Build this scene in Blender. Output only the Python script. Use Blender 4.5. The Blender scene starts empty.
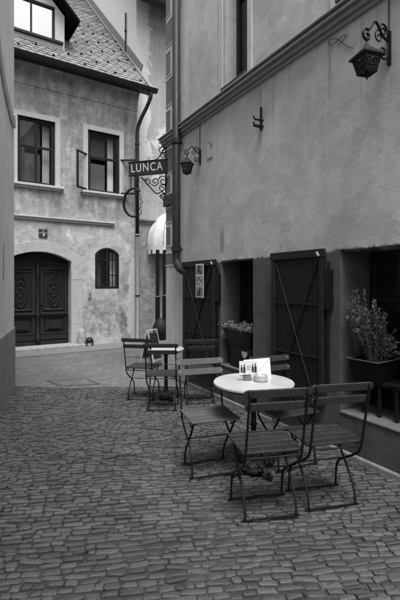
import bpy, bmesh, math, random
from mathutils import Vector, Matrix
random.seed(7)
R = math.radians
scene = bpy.context.scene
COL = scene.collection
V = Vector

# ------------------------------------------------------------------ materials
class NT:
    def __init__(s, name):
        s.m = bpy.data.materials.new(name); s.m.use_nodes = True
        s.t = s.m.node_tree; s.n = s.t.nodes; s.n.clear()
        s.out = s.n.new('ShaderNodeOutputMaterial')
        s.b = s.n.new('ShaderNodeBsdfPrincipled')
        s.t.links.new(s.b.outputs[0], s.out.inputs[0])
    def link(s, a, b): s.t.links.new(a, b)
    def setin(s, sock, v):
        if hasattr(v, 'is_output'): s.link(v, sock)
        else: sock.default_value = v
    def pos(s): return s.n.new('ShaderNodeNewGeometry').outputs['Position']
    def obj(s): return s.n.new('ShaderNodeTexCoord').outputs['Object']
    def island(s): return s.n.new('ShaderNodeNewGeometry').outputs['Random Per Island']
    def scale(s, v, k, rotz=0):
        m = s.n.new('ShaderNodeMapping'); s.link(v, m.inputs['Vector'])
        m.inputs['Scale'].default_value = k; m.inputs['Rotation'].default_value = (0, 0, rotz)
        return m.outputs[0]
    def dot(s, v, d):
        m = s.n.new('ShaderNodeVectorMath'); m.operation = 'DOT_PRODUCT'
        s.link(v, m.inputs[0]); m.inputs[1].default_value = d
        return m.outputs['Value']
    def z(s, v):
        x = s.n.new('ShaderNodeSeparateXYZ'); s.link(v, x.inputs[0]); return x.outputs[2]
    def noise(s, v, sc, det=4, rough=.6, dist=0):
        m = s.n.new('ShaderNodeTexNoise'); s.link(v, m.inputs['Vector'])
        m.inputs['Scale'].default_value = sc; m.inputs['Detail'].default_value = det
        m.inputs['Roughness'].default_value = rough; m.inputs['Distortion'].default_value = dist
        return m.outputs['Fac']
    def voronoi(s, v, sc, feature='F1'):
        m = s.n.new('ShaderNodeTexVoronoi'); s.link(v, m.inputs['Vector']); m.feature = feature
        m.inputs['Scale'].default_value = sc; return m.outputs['Distance']
    def math(s, op, a, b=0.0, clamp=False):
        m = s.n.new('ShaderNodeMath'); m.operation = op; m.use_clamp = clamp
        s.setin(m.inputs[0], a); s.setin(m.inputs[1], b); return m.outputs[0]
    def step(s, x, lo, hi):           # smooth 0..1
        m = s.n.new('ShaderNodeMapRange'); m.interpolation_type = 'SMOOTHSTEP'
        s.setin(m.inputs['Value'], x)
        rev = lo > hi
        m.inputs['From Min'].default_value = min(lo, hi); m.inputs['From Max'].default_value = max(lo, hi)
        m.inputs['To Min'].default_value = 1. if rev else 0.; m.inputs['To Max'].default_value = 0. if rev else 1.
        return m.outputs['Result']
    def rng(s, x, a, b, c, d):
        m = s.n.new('ShaderNodeMapRange'); s.setin(m.inputs['Value'], x)
        for k, q in zip(('From Min', 'From Max', 'To Min', 'To Max'), (a, b, c, d)): m.inputs[k].default_value = q
        return m.outputs['Result']
    def lerp(s, f, a, b):
        m = s.n.new('ShaderNodeMix'); m.data_type = 'FLOAT'; m.clamp_factor = True
        s.setin(m.inputs[0], f); s.setin(m.inputs[2], a); s.setin(m.inputs[3], b); return m.outputs[0]
    def grey(s, v):
        c = s.n.new('ShaderNodeCombineColor')
        for i in range(3): s.setin(c.inputs[i], v)
        s.link(c.outputs[0], s.b.inputs['Base Color'])
    def bump(s, h, st=.3, dist=.01):
        m = s.n.new('ShaderNodeBump'); m.inputs['Strength'].default_value = st; m.inputs['Distance'].default_value = dist
        s.link(h, m.inputs['Height']); s.link(m.outputs[0], s.b.inputs['Normal'])
    def rough(s, v): s.setin(s.b.inputs['Roughness'], v)

def simple(name, g, rough=.6, metal=0., var=.25, nsc=18, bump=.15, spec=.4, stretch=(1, 1, 1), isl=0.):
    n = NT(name); v = n.scale(n.obj(), stretch)
    f = n.noise(v, nsc, 5, .65)
    g0 = n.rng(f, .25, .75, g*(1-var), g*(1+var))
    if isl: g0 = n.math('MULTIPLY', g0, n.rng(n.island(), 0, 1, 1-isl, 1+isl))
    n.grey(g0); n.b.inputs['Metallic'].default_value = metal
    n.b.inputs['Specular IOR Level'].default_value = spec
    n.rough(n.rng(f, .3, .7, max(.03, rough-.1), min(1, rough+.1)))
    if bump: n.bump(f, bump, .006)
    return n.m

M = {}
# --- geometry frames (street layout, metres; z up, camera looks along +Y)
class Frame:
    def __init__(s, o, a, n): s.o = V((o[0], o[1], 0)); s.a = V((a[0], a[1], 0)).normalized(); s.n = V((n[0], n[1], 0)).normalized()
    def P(s, a, d, z): return s.o + s.a*a + s.n*d + V((0, 0, z))
    def shift(s, d): f = Frame((0, 0), s.a, s.n); f.o = s.o + s.n*d; return f
W = Frame((1.523, 3.16), (-.4912, .8711), (-.8711, -.4912))       # tavern wall: a runs away from the camera
F = Frame((-2.758, 10.04), (.8351, .5501), (.5501, -.8351))       # low house facade: a runs to the right
T = F.shift(-.6)                                                  # tall house front, set back
L = Frame((-2.734, 6.1), (.2961, -.9552), (.9552, .2961))         # foreground wall on the left: a runs towards the camera
WT = (-.4912, .8711, 0); WT0 = V(WT).dot(W.o)
FS = (.8351, .5501, 0); FS0 = V(FS).dot(F.o)

def make_materials():
    # tavern plaster: dark dado under the lintels, paler strip at the corner
    n = NT('tavern_plaster'); p = n.pos(); z = n.z(p); t = n.math('SUBTRACT', n.dot(p, WT), WT0)
    big = n.noise(p, .9, 5, .6, .4); fine = n.noise(p, 38, 4, .7); mid = n.noise(p, 5, 6, .65, .6)
    streak = n.noise(n.scale(p, (2.2, 2.2, .22)), 2.4, 5, .6, .3)
    g = n.rng(big, .3, .7, .38, .51)
    pat = n.step(n.noise(n.scale(p, (1, 1, 1.3)), 1.7, 9, .68), .50, .53); g = n.math('MULTIPLY', g, n.lerp(pat, 1., .88))
    pat2 = n.step(n.noise(n.scale(p, (1.2, 1.2, .8)), 3.1, 9, .7), .57, .60); g = n.math('MULTIPLY', g, n.lerp(pat2, 1., 1.07))
    dr2 = n.math('MULTIPLY', n.math('MULTIPLY', n.step(t, 2.45, 2.50), n.step(t, 2.60, 2.53)), n.math('MULTIPLY', n.step(z, 1.85, 2.0), n.step(z, 2.3, 2.1))); g = n.math('MULTIPLY', g, n.lerp(dr2, 1., .55))
    dr1 = n.math('MULTIPLY', n.step(n.noise(n.scale(p, (7, 7, .25)), 2.0, 4, .6), .52, .68), n.math('MULTIPLY', n.step(z, 2.7, 3.6), n.step(z, 3.9, 3.7))); g = n.math('MULTIPLY', g, n.lerp(dr1, 1., .74))
    g = n.math('MULTIPLY', g, n.rng(streak, .3, .7, .93, 1.06))
    g = n.math('MULTIPLY', g, n.rng(mid, .3, .7, .93, 1.07))
    g = n.lerp(n.step(t, 3.38, 3.52), g, n.math('MULTIPLY', n.rng(streak, .3, .7, .42, .56), n.rng(mid, .3, .7, .9, 1.1)))
    edge = n.math('ADD', z, n.math('MULTIPLY', n.math('SUBTRACT', mid, .5), .16))
    dado = n.math('MULTIPLY', n.step(edge, 1.815, 1.785), n.step(t, 3.5, 3.44))
    dg = n.math('MULTIPLY', n.rng(mid, .3, .7, .055, .095), n.rng(streak, .3, .7, .85, 1.2))
    g = n.lerp(dado, g, dg)
    low = n.step(n.math('ADD', z, n.math('MULTIPLY', n.math('SUBTRACT', streak, .5), .5)), .35, .05)
    g = n.math('MULTIPLY', g, n.lerp(low, 1., .7))
    scr = n.step(n.noise(n.scale(p, (14, 14, 1.5)), 6, 3, .7), .72, .8)
    g = n.math('MULTIPLY', g, n.lerp(scr, 1., 1.12))
    n.grey(g); n.rough(.9)
    n.bump(n.math('ADD', n.math('MULTIPLY', fine, .25), n.math('ADD', mid, n.math('MULTIPLY', big, 2.))), .28, .02)
    M['tavern'] = n.m

    # low house facade: stained, patched lime plaster
    n = NT('stained_facade_plaster'); p = n.pos(); z = n.z(p); s_ = n.math('SUBTRACT', n.dot(p, FS), FS0)
    big = n.noise(p, 1.3, 8, .66, .25); mid = n.noise(p, 6, 8, .72, .15); fine = n.noise(p, 45, 3, .7)
    streak = n.noise(n.scale(p, (3, 3, .35)), 2.2, 6, .65, .3)
    g = n.rng(big, .33, .67, .31, .48)
    g = n.math('MULTIPLY', g, n.rng(mid, .32, .68, .74, 1.22))
    # grimy upper storey above the sills' string course
    up = n.step(n.math('ADD', z, n.math('MULTIPLY', n.math('SUBTRACT', big, .5), 1.4)), 2.95, 3.3)
    g = n.math('MULTIPLY', g, n.lerp(up, 1.05, n.rng(streak, .35, .65, .58, 1.0)))
    pat = n.step(n.noise(n.scale(p, (1, 1, 1.5)), 1.5, 10, .7), .50, .525); g = n.math('MULTIPLY', g, n.lerp(pat, 1.05, .86))
    pat2 = n.step(n.noise(n.scale(p, (1.2, 1.2, 1.)), 3.4, 10, .72), .58, .60); g = n.math('MULTIPLY', g, n.lerp(pat2, 1., 1.22))
    # washed patch at the foot, darker rubble patch above it
    zz = n.math('ADD', z, n.math('MULTIPLY', n.math('SUBTRACT', big, .5), 1.3))
    foot = n.math('MULTIPLY', n.step(zz, 1.05, .75), n.step(zz, .1, .4))
    g = n.math('MULTIPLY', g, n.lerp(foot, 1., n.rng(mid, .35, .6, .55, .9)))
    # raw mortar patch right of the little window, and a pale repair stripe at the corner
    ss = n.math('ADD', s_, n.math('MULTIPLY', n.math('SUBTRACT', big, .5), .9))
    patch = n.math('MULTIPLY', n.math('MULTIPLY', n.step(ss, .82, .88), n.step(ss, 1.13, 1.08)), n.step(z, 1.9, 1.5))
    g = n.math('MULTIPLY', g, n.lerp(patch, 1., n.rng(mid, .3, .7, .6, .9)))
    pale = n.math('MULTIPLY', n.step(ss, 1.1, 1.14), n.step(z, 2.3, 2.0))
    g = n.lerp(pale, g, n.rng(mid, .3, .7, .42, .5))
    chips = n.step(n.noise(p, 9, 5, .75, 1.), .66, .69)
    g = n.lerp(chips, g, .47)
    cr = n.step(n.voronoi(n.scale(p, (1, 1, .8)), 1.7, 'DISTANCE_TO_EDGE'), .006, .0)
    g = n.math('MULTIPLY', g, n.lerp(cr, 1., .8))
    n.grey(g); n.rough(.92)
    h = n.math('ADD', n.math('MULTIPLY', big, 2.), n.math('ADD', mid, n.math('MULTIPLY', fine, .3)))
    h = n.math('SUBTRACT', h, n.math('MULTIPLY', patch, .5))
    n.bump(h, .45, .03); M['facade'] = n.m

    # tall house: smoother grey plaster with white peeled areas, rubble foot
    n = NT('peeling_grey_plaster'); p = n.pos(); z = n.z(p); s_ = n.math('SUBTRACT', n.dot(p, FS), FS0)
    big = n.noise(p, 1.6, 8, .66, .3); mid = n.noise(p, 7, 8, .72, .15)
    streak = n.noise(n.scale(p, (3, 3, .3)), 2.0, 5, .65, .3)
    g = n.math('MULTIPLY', n.rng(streak, .3, .7, .33, .45), n.rng(mid, .3, .7, .85, 1.15))
    party = n.step(n.dot(p, (F.n.x, F.n.y, 0)), V((F.n.x, F.n.y, 0)).dot(T.o)-.004, V((F.n.x, F.n.y, 0)).dot(T.o)-.0115)
    g = n.lerp(party, g, n.math('MULTIPLY', n.rng(streak, .3, .7, .5, .62), n.rng(mid, .3, .7, .9, 1.1)))
    near = n.math('ADD', n.step(s_, 2.35, 1.70), n.math('MULTIPLY', n.math('SUBTRACT', big, .5), 2.6))
    peel = n.math('MULTIPLY', n.step(near, .50, .56), n.step(z, 4.2, 5.2))
    g = n.lerp(peel, g, .66)
    peel2 = n.math('MULTIPLY', n.step(n.noise(p, 2.4, 7, .7, .4), .53, .56), n.math('MULTIPLY', n.step(z, 3.6, 4.2), n.step(z, 6.6, 6.0)))
    g = n.lerp(peel2, g, .62)
    low = n.step(n.math('ADD', z, n.math('MULTIPLY', n.math('SUBTRACT', mid, .5), .2)), 3.2, 3.1)
    rub = n.math('MULTIPLY', n.rng(n.voronoi(p, 6.), .0, .7, .9, 1.25), n.rng(mid, .3, .7, .17, .34))
    g = n.lerp(low, g, rub)
    n.grey(g); n.rough(.93)
    n.bump(n.math('ADD', n.math('MULTIPLY', big, 1.5), n.math('MULTIPLY', mid, n.lerp(low, .6, 2.2))), .5, .03); M['tall'] = n.m

    # left foreground wall
    n = NT('smooth_grey_render'); p = n.pos(); z = n.z(p)
    big = n.noise(p, 1.1, 5, .6, .5); mid = n.noise(p, 8, 6, .65); fine = n.noise(p, 60, 3, .7)
    st = n.noise(n.scale(p, (3, 3, .25)), 2.5, 5, .6)
    g = n.math('MULTIPLY', n.rng(big, .3, .7, .52, .64), n.rng(st, .3, .7, .95, 1.06))
    pat = n.step(n.noise(p, 2.3, 9, .7), .50, .53); g = n.math('MULTIPLY', g, n.lerp(pat, 1., .93))
    sp = n.step(n.noise(p, 26, 4, .7), .68, .74); g = n.math('MULTIPLY', g, n.lerp(sp, 1., .8))
    n.grey(g); n.rough(.9); n.bump(n.math('ADD', mid, n.math('MULTIPLY', fine, .4)), .2, .01); M['left'] = n.m

    n = NT('damp_plinth_render'); p = n.pos(); z = n.z(p)
    st = n.noise(n.scale(p, (6, 6, .8)), 2.5, 6, .7, .4); mid = n.noise(p, 14, 5, .7)
    g = n.math('MULTIPLY', n.rng(st, .3, .7, .12, .24), n.rng(mid, .3, .7, .85, 1.15))
    n.grey(g); n.rough(.85); n.bump(n.math('ADD', mid, st), .35, .012); M['plinth'] = n.m

    # setts: one stone per island
    n = NT('worn_stone_setts'); p = n.pos(); isl = n.island()
    f = n.noise(p, 110, 6, .75); big = n.noise(p, 1.3, 6, .7)
    g = n.rng(isl, 0, 1, .042, .082)
    g = n.math('MULTIPLY', g, n.rng(f, .3, .7, .5, 1.6)); g = n.math('MULTIPLY', g, n.rng(big, .3, .7, .72, 1.28))
    spk = n.step(n.noise(p, 33, 2, .5), .775, .80); g = n.lerp(spk, g, .3)  # rare pale specks: bits of litter, and glints painted into the stone colour
    dust = n.step(n.noise(p, 9, 6, .75), .60, .70); g = n.lerp(dust, g, n.math('MULTIPLY', g, 1.5))
    n.grey(g); n.rough(n.rng(n.noise(p, 5, 5, .7), .3, .7, .34, .62)); n.b.inputs['Specular IOR Level'].default_value = .5
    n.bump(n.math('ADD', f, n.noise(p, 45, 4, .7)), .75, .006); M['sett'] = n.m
    M['joint'] = simple('dark_joint_sand', .036, .95, var=1.0, nsc=3.5, bump=.5)
    M['earth'] = simple('dark_ground', .07, .95, var=.3, nsc=8)

    # far paving: small rectangular pavers, laid askew to the street
    n = NT('pale_street_pavers'); p = n.pos()
    pv = n.scale(p, (1, 1, 1), R(-55))
    b = n.n.new('ShaderNodeTexBrick'); n.link(pv, b.inputs['Vector'])
    b.inputs['Scale'].default_value = 1; b.inputs['Brick Width'].default_value = .21; b.inputs['Row Height'].default_value = .105
    b.inputs['Mortar Size'].default_value = .006; b.inputs['Mortar Smooth'].default_value = .3
    b.inputs['Color1'].default_value = (0, 0, 0, 1); b.inputs['Color2'].default_value = (1, 1, 1, 1); b.inputs['Mortar'].default_value = (.5, .5, .5, 1)
    f = n.noise(p, 30, 5, .7); big = n.noise(p, .8, 5, .65, .4)
    sep = n.n.new('ShaderNodeRGBToBW'); n.link(b.outputs['Color'], sep.inputs[0])
    g = n.rng(sep.outputs[0], 0, 1, .105, .145)
    g = n.math('MULTIPLY', g, n.rng(f, .3, .7, .85, 1.15)); g = n.math('MULTIPLY', g, n.rng(big, .3, .7, .8, 1.2))
    g = n.lerp(b.outputs['Fac'], g, .045)
    n.grey(g); n.rough(.75)
    n.bump(n.math('SUBTRACT', n.math('MULTIPLY', f, .3), b.outputs['Fac']), .6, .008); M['paver'] = n.m
    M['sidewalk'] = simple('worn_concrete_walk', .15, .8, var=.22, nsc=6, bump=.2)

    M['stone'] = simple('pale_dressed_stone', .40, .85, var=.2, nsc=9, bump=.35)
    M['trim'] = simple('painted_plaster_trim', .40, .85, var=.12, nsc=12, bump=.12)
    M['trim_light'] = simple('pale_plaster_surround', .46, .85, var=.12, nsc=10, bump=.15)
    M['cornice'] = simple('grey_plaster_cornice', .24, .85, var=.2, nsc=10, bump=.2, stretch=(1, 1, 3))
    M['quoin'] = simple('grey_painted_quoin', .15, .85, var=.18, nsc=14, bump=.15)
    M['band'] = simple('dark_painted_band', .045, .7, var=.25, nsc=14)
    M['frieze'] = simple('sooty_eaves_plaster', .21, .9, var=.5, nsc=4, bump=.35)
    M['sill'] = simple('rough_cement_sill', .12, .85, var=.3, nsc=16, bump=.4)
    M['sill2'] = simple('worn_grey_stone', .27, .9, var=.4, nsc=12, bump=.6)
    M['iron'] = simple('black_wrought_iron', .010, .45, spec=.22, var=.3, nsc=40, bump=.2)
    M['iron_dull'] = simple('dull_dark_iron', .018, .6, spec=.22, var=.4, nsc=40, bump=.25)
    M['eaves'] = simple('tarred_roof_boards', .008, .9, var=.3, nsc=8, bump=.1, spec=.02)
    M['plate_edge'] = simple('worn_iron_edge', .06, .7, var=.4, nsc=14)
    M['zinc'] = simple('weathered_zinc', .22, .55, metal=.3, var=.25, nsc=14, bump=.1)
    M['gutter'] = simple('dark_painted_metal', .028, .5, spec=.22, var=.3, nsc=14, bump=.1)
    M['pipe'] = simple('dark_painted_downpipe', .024, .5, spec=.22, var=.35, nsc=9, bump=.1)
    M['darkwood'] = simple('dark_oiled_oak', .02, .5, spec=.22, var=.4, nsc=14, bump=.35, stretch=(6, 6, .6))
    M['blackwood'] = simple('black_painted_window_wood', .014, .5, spec=.22, var=.3, nsc=14, bump=.2, stretch=(6, 6, .8))
    M['shutter'] = simple('dark_painted_shutter_boards', .012, .55, spec=.22, var=.35, nsc=9, bump=.3, stretch=(8, 8, .6))
    M['shutter_frame'] = simple('dark_shutter_battens', .018, .55, spec=.22, var=.3, nsc=12, bump=.25)
    M['slat'] = simple('dark_varnished_slats', .025, .45, var=.6, nsc=10, bump=.25, stretch=(1, 8, 8), spec=.5, isl=.25)
    M['slat_grey'] = simple('weathered_grey_slats', .07, .6, var=.35, nsc=10, bump=.3, stretch=(1, 8, 8), isl=.2)
    M['marble'] = simple('pale_table_top', .42, .35, var=.14, nsc=5, bump=.03)
    M['paper'] = simple('white_card', .6, .6, var=.03, bump=0)
    M['paper_grey'] = simple('grey_paper', .45, .6, var=.1, bump=0)
    M['ink'] = simple('dark_print', .03, .5, var=.2, bump=0)
    M['ink_grey'] = simple('grey_print', .16, .5, var=.6, nsc=60, bump=0)
    M['ceramic'] = simple('glazed_grey_ceramic', .42, .3, var=.1, bump=.05)
    M['board'] = simple('black_chalkboard', .015, .5, var=.5, nsc=20, bump=.05)
    M['white'] = simple('white_paint', .5, .5, var=.05, bump=.05)
    M['letter'] = simple('pale_sign_letters', .5, .5, var=.1, bump=0)
    M['signboard'] = simple('black_sign_board', .02, .4, var=.3, nsc=20, bump=.1)
    M['canvas'] = simple('off_white_awning_canvas', .62, .75, var=.2, nsc=5, bump=.1)
    M['curtain'] = simple('white_net_curtain', .6, .9, var=.08, nsc=6, bump=.1, stretch=(6, 6, .3))
    M['blind'] = simple('grey_inner_casement', .16, .6, var=.2, nsc=5, bump=.05)
    M['room'] = simple('unlit_room', .04, .9, var=.2, bump=0)
    M['wire'] = simple('pale_cable_and_highlight', .035, .6, var=.2, bump=0)
    M['box'] = simple('grey_plastic_box', .36, .6, var=.1, bump=.05)
    M['soil'] = simple('dark_soil', .03, .95, var=.5, nsc=60, bump=.6)
    M['stem'] = simple('plant_stem', .05, .8, var=.3, bump=.1)
    def leafmat(name, a, b):
        n = NT(name); g = n.rng(n.island(), 0, 1, a, b); n.grey(g); n.rough(.6)
        return n.m
    M['leaf'] = leafmat('small_grey_green_leaves', .03, .11)
    M['leafpale'] = leafmat('pale_leaf_tips', .12, .30)
    # roof tiles
    n = NT('clay_roof_tiles'); p = n.pos(); f = n.noise(p, 25, 5, .7); big = n.noise(p, 1.2, 5, .6)
    g = n.rng(n.island(), 0, 1, .15, .26); g = n.math('MULTIPLY', g, n.rng(f, .3, .7, .8, 1.2)); g = n.math('MULTIPLY', g, n.rng(big, .3, .7, .8, 1.15))
    n.grey(g); n.rough(.8); n.bump(f, .25, .006); M['tile'] = n.m
    # glass: clear pane = part reflection, part see-through
    def pane(name, refl, tint):
        n = NT(name); n.n.remove(n.b)
        gl = n.n.new('ShaderNodeBsdfGlossy'); gl.inputs['Roughness'].default_value = .02; gl.inputs['Color'].default_value = (.9, .9, .9, 1)
        tr = n.n.new('ShaderNodeBsdfTransparent'); tr.inputs['Color'].default_value = (tint, tint, tint, 1)
        fr = n.n.new('ShaderNodeFresnel'); fr.inputs['IOR'].default_value = 1.5
        f = n.math('ADD', fr.outputs[0], refl, True)
        mx = n.n.new('ShaderNodeMixShader'); n.link(f, mx.inputs[0]); n.link(tr.outputs[0], mx.inputs[1]); n.link(gl.outputs[0], mx.inputs[2])
        n.link(mx.outputs[0], n.out.inputs[0]); return n.m
    M['glass'] = pane('window_glass', .02, .85)
    M['sash_glass'] = pane('thin_sash_glass', -.0, .93); _n = M['sash_glass'].node_tree; _m = [q for q in _n.nodes if q.type == 'MIX_SHADER'][0]
    for _l in list(_m.inputs[0].links): _n.links.remove(_l)
    _m.inputs[0].default_value = .07
    M['mirror_glass'] = pane('sky_reflecting_glass', .75, .6)
    M['frosted'] = simple('dusty_lantern_glass', .10, .25, var=.5, nsc=22, bump=.6)
    M['dark_glass'] = simple('dark_window_glass', .010, .12, var=.3, nsc=6, bump=.03)
make_materials()

# ------------------------------------------------------------------ mesh builder
BASE = {}
class MB:
    def __init__(s): s.v = []; s.f = []
    def add(s, vs, fs):
        k = len(s.v); s.v += [tuple(v) for v in vs]; s.f += [tuple(i+k for i in f) for f in fs]
    def hexa(s, p):
        s.add(p, [(0, 3, 2, 1), (4, 5, 6, 7), (0, 1, 5, 4), (1, 2, 6, 5), (2, 3, 7, 6), (3, 0, 4, 7)])
    def fbox(s, fr, a0, a1, d0, d1, z0, z1):
        s.hexa([fr.P(a0, d0, z0), fr.P(a1, d0, z0), fr.P(a1, d1, z0), fr.P(a0, d1, z0),
                fr.P(a0, d0, z1), fr.P(a1, d0, z1), fr.P(a1, d1, z1), fr.P(a0, d1, z1)])
    def box(s, c, sz, X=V((1, 0, 0)), Y=V((0, 1, 0)), Z=V((0, 0, 1))):
        c = V(c); X = X*sz[0]/2; Y = Y*sz[1]/2; Z = Z*sz[2]/2
        s.hexa([c-X-Y-Z, c+X-Y-Z, c+X+Y-Z, c-X+Y-Z, c-X-Y+Z, c+X-Y+Z, c+X+Y+Z, c-X+Y+Z])
    def quad(s, *p): s.add(p, [tuple(range(len(p)))])
    def prism(s, poly, ext):           # polygon (list of Vectors) extruded by vector
        n = len(poly); e = V(ext)
        s.add(list(poly)+[V(p)+e for p in poly],
              [tuple(range(n))[::-1], tuple(range(n, 2*n))]+[(i, (i+1) % n, n+(i+1) % n, n+i) for i in range(n)])
    def tube(s, pts, r, seg=8, cap=True, flat=None):
        pts = [V(p) for p in pts]; n = len(pts)
        rs = r if isinstance(r, (list, tuple)) else [r]*n
        tan = []
        for i in range(n):
            a = pts[max(0, i-1)]; b = pts[min(n-1, i+1)]; tan.append((b-a).normalized())
        up = V((0, 0, 1)) if abs(tan[0].z) < .9 else V((1, 0, 0))
        x = tan[0].cross(up).normalized(); vs = []
        for i in range(n):
            x = (x - tan[i]*x.dot(tan[i]))
            x = x.normalized() if x.length > 1e-6 else tan[i].orthogonal().normalized()
            y = tan[i].cross(x)
            for k in range(seg):
                a = 2*math.pi*k/seg
                vs.append(pts[i]+x*math.cos(a)*rs[i]+y*math.sin(a)*rs[i])
        fs = []
        for i in range(n-1):
            for k in range(seg):
                k2 = (k+1) % seg; fs.append((i*seg+k, i*seg+k2, (i+1)*seg+k2, (i+1)*seg+k))
        if cap: fs += [tuple(range(seg))[::-1], tuple(range((n-1)*seg, n*seg))]
        s.add(vs, fs)
    def lathe(s, c, prof, seg=20, X=V((1, 0, 0)), Y=V((0, 1, 0)), Z=V((0, 0, 1)), jitter=0):
        c = V(c); vs = []; n = len(prof)
        for (r, z) in prof:
            for k in range(seg):
                a = 2*math.pi*k/seg; rr = r*(1+random.uniform(-jitter, jitter))
                vs.append(c+X*math.cos(a)*rr+Y*math.sin(a)*rr+Z*z)
        fs = [(i*seg+k, i*seg+(k+1) % seg, (i+1)*seg+(k+1) % seg, (i+1)*seg+k) for i in range(n-1) for k in range(seg)]
        fs += [tuple(range(seg))[::-1], tuple(range((n-1)*seg, n*seg))]
        s.add(vs, fs)
    def leaf(s, p, d, l, w, up=None):
        d = V(d).normalized(); side = d.cross(V((random.uniform(-1, 1), random.uniform(-1, 1), random.uniform(-.3, 1)))).normalized()
        nrm = d.cross(side); p = V(p)
        s.add([p, p+d*l*.5+side*w/2+nrm*l*.08, p+d*l, p+d*l*.5-side*w/2+nrm*l*.08], [(0, 1, 2, 3)])
    def build(s, name, mat, parent=None, bevel=0., smooth=False, local=False, recalc=True, bseg=2):
        o0 = V((0, 0, 0))
        if parent is not None and not local: o0 = BASE.get(parent.name, V((0, 0, 0)))
        me = bpy.data.meshes.new(name)
        me.from_pydata([tuple(V(v)-o0) for v in s.v], [], s.f)
        if recalc:
            bm = bmesh.new(); bm.from_mesh(me)
            if smooth: bmesh.ops.remove_doubles(bm, verts=bm.verts, dist=1e-5)
            bmesh.ops.recalc_face_normals(bm, faces=bm.faces); bm.to_mesh(me); bm.free()
        me.materials.append(mat)
        if smooth == 'top': me.polygons.foreach_set('use_smooth', [i % 25 > 7 for i in range(len(me.polygons))])
        elif smooth: me.polygons.foreach_set('use_smooth', [True]*len(me.polygons))
        o = bpy.data.objects.new(name, me); COL.objects.link(o)
        if parent is not None: o.parent = parent; BASE[o.name] = o0
        if bevel:
            b = o.modifiers.new('bevel', 'BEVEL'); b.width = bevel; b.segments = bseg; b.limit_method = 'ANGLE'; b.angle_limit = R(40)
        if smooth == 'auto':
            pass
        return o

def tag(o, label=None, cat=None, group=None, kind=None):
    if label: o['label'] = label
    if cat: o['category'] = cat
    if group: o['group'] = group
    if kind: o['kind'] = kind
    return o
def thing(name, loc, label, cat, group=None, rz=0):
    o = bpy.data.objects.new(name, None); COL.objects.link(o); o.location = loc; o.rotation_euler = (0, 0, rz)
    o.empty_display_size = .1
    BASE[o.name] = V(loc); return tag(o, label, cat, group)
def copy_tree(o, parent=None):
    c = o.copy(); COL.objects.link(c); c.parent = parent
    for ch in list(o.children): copy_tree(ch, c)
    return c

def panel(mb, fr, a0, a1, z0, z1, holes, reveal, d=0., ends=True):
    """wall face with rectangular openings and their reveals. holes: (a0,a1,z0,z1)"""
    A = sorted({a0, a1, *[h[0] for h in holes], *[h[1] for h in holes]}); Z = sorted({z0, z1, *[h[2] for h in holes], *[h[3] for h in holes]})
    A = [a for a in A if a0 <= a <= a1]; Z = [z for z in Z if z0 <= z <= z1]
    for i in range(len(A)-1):
        for j in range(len(Z)-1):
            ca = (A[i]+A[i+1])/2; cz = (Z[j]+Z[j+1])/2
            if any(h[0] < ca < h[1] and h[2] < cz < h[3] for h in holes): continue
            mb.quad(fr.P(A[i], d, Z[j]), fr.P(A[i+1], d, Z[j]), fr.P(A[i+1], d, Z[j+1]), fr.P(A[i], d, Z[j+1]))
    for h in holes:
        b0, b1, y0, y1 = h[:4]; dd = d-(h[4] if len(h) > 4 else reveal)
        for p, q in (((b0, y0), (b0, y1)), ((b1, y0), (b1, y1)), ((b0, y0), (b1, y0)), ((b0, y1), (b1, y1))):
            mb.quad(fr.P(p[0], d, p[1]), fr.P(q[0], d, q[1]), fr.P(q[0], dd, q[1]), fr.P(p[0], dd, p[1]))

def arch_pts(c, hw, zs, rise, n=14):
    """segmental arch from (c-hw,zs) over (c,zs+rise) to (c+hw,zs)"""
    rad = (hw*hw+rise*rise)/(2*rise); out = []; a = math.asin(min(1, hw/rad))
    for i in range(n+1):
        t = -a+2*a*i/n; out.append((c+rad*math.sin(t), zs+rise-rad+rad*math.cos(t)))
    return out
def spandrel(mb, fr, c, hw, zs, rise, ztop, depth, d=0.):
    """fills the wall between an arch and the top of its square hole, with the soffit"""
    P = arch_pts(c, hw, zs, rise)
    for (a, z), (b, y) in zip(P, P[1:]):
        mb.quad(fr.P(a, d, z), fr.P(b, d, y), fr.P(b, d, ztop), fr.P(a, d, ztop))
        mb.quad(fr.P(a, d, z), fr.P(b, d, y), fr.P(b, d-depth, y), fr.P(a, d-depth, z))

def spiral(c, X, Y, r0, r1, a0, turns, n=26):
    c = V(c); out = []
    for i in range(n+1):
        t = i/n; r = r0+(r1-r0)*t; a = a0+turns*2*math.pi*t
        out.append(c+X*math.cos(a)*r+Y*math.sin(a)*r)
    return out
def bez(p, n=10):
    """smooth polyline through control points (Catmull-Rom)"""
    p = [V(q) for q in p]; q = [p[0]*2-p[1]]+p+[p[-1]*2-p[-2]]; out = []
    for i in range(1, len(q)-2):
        for k in range(n):
            t = k/n; a, b, c, d = q[i-1:i+3]
            out.append(.5*((2*b)+(c-a)*t+(2*a-5*b+4*c-d)*t*t+(3*b-a-3*c+d)*t**3))
    out.append(p[-1]); return out
UP = V((0, 0, 1))

# ------------------------------------------------------------------ ground
g = MB(); g.quad((-150, -150, -.05), (150, -150, -.05), (150, 150, -.05), (-150, 150, -.05))
tag(g.build('ground', M['earth']), kind='structure')

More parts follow.
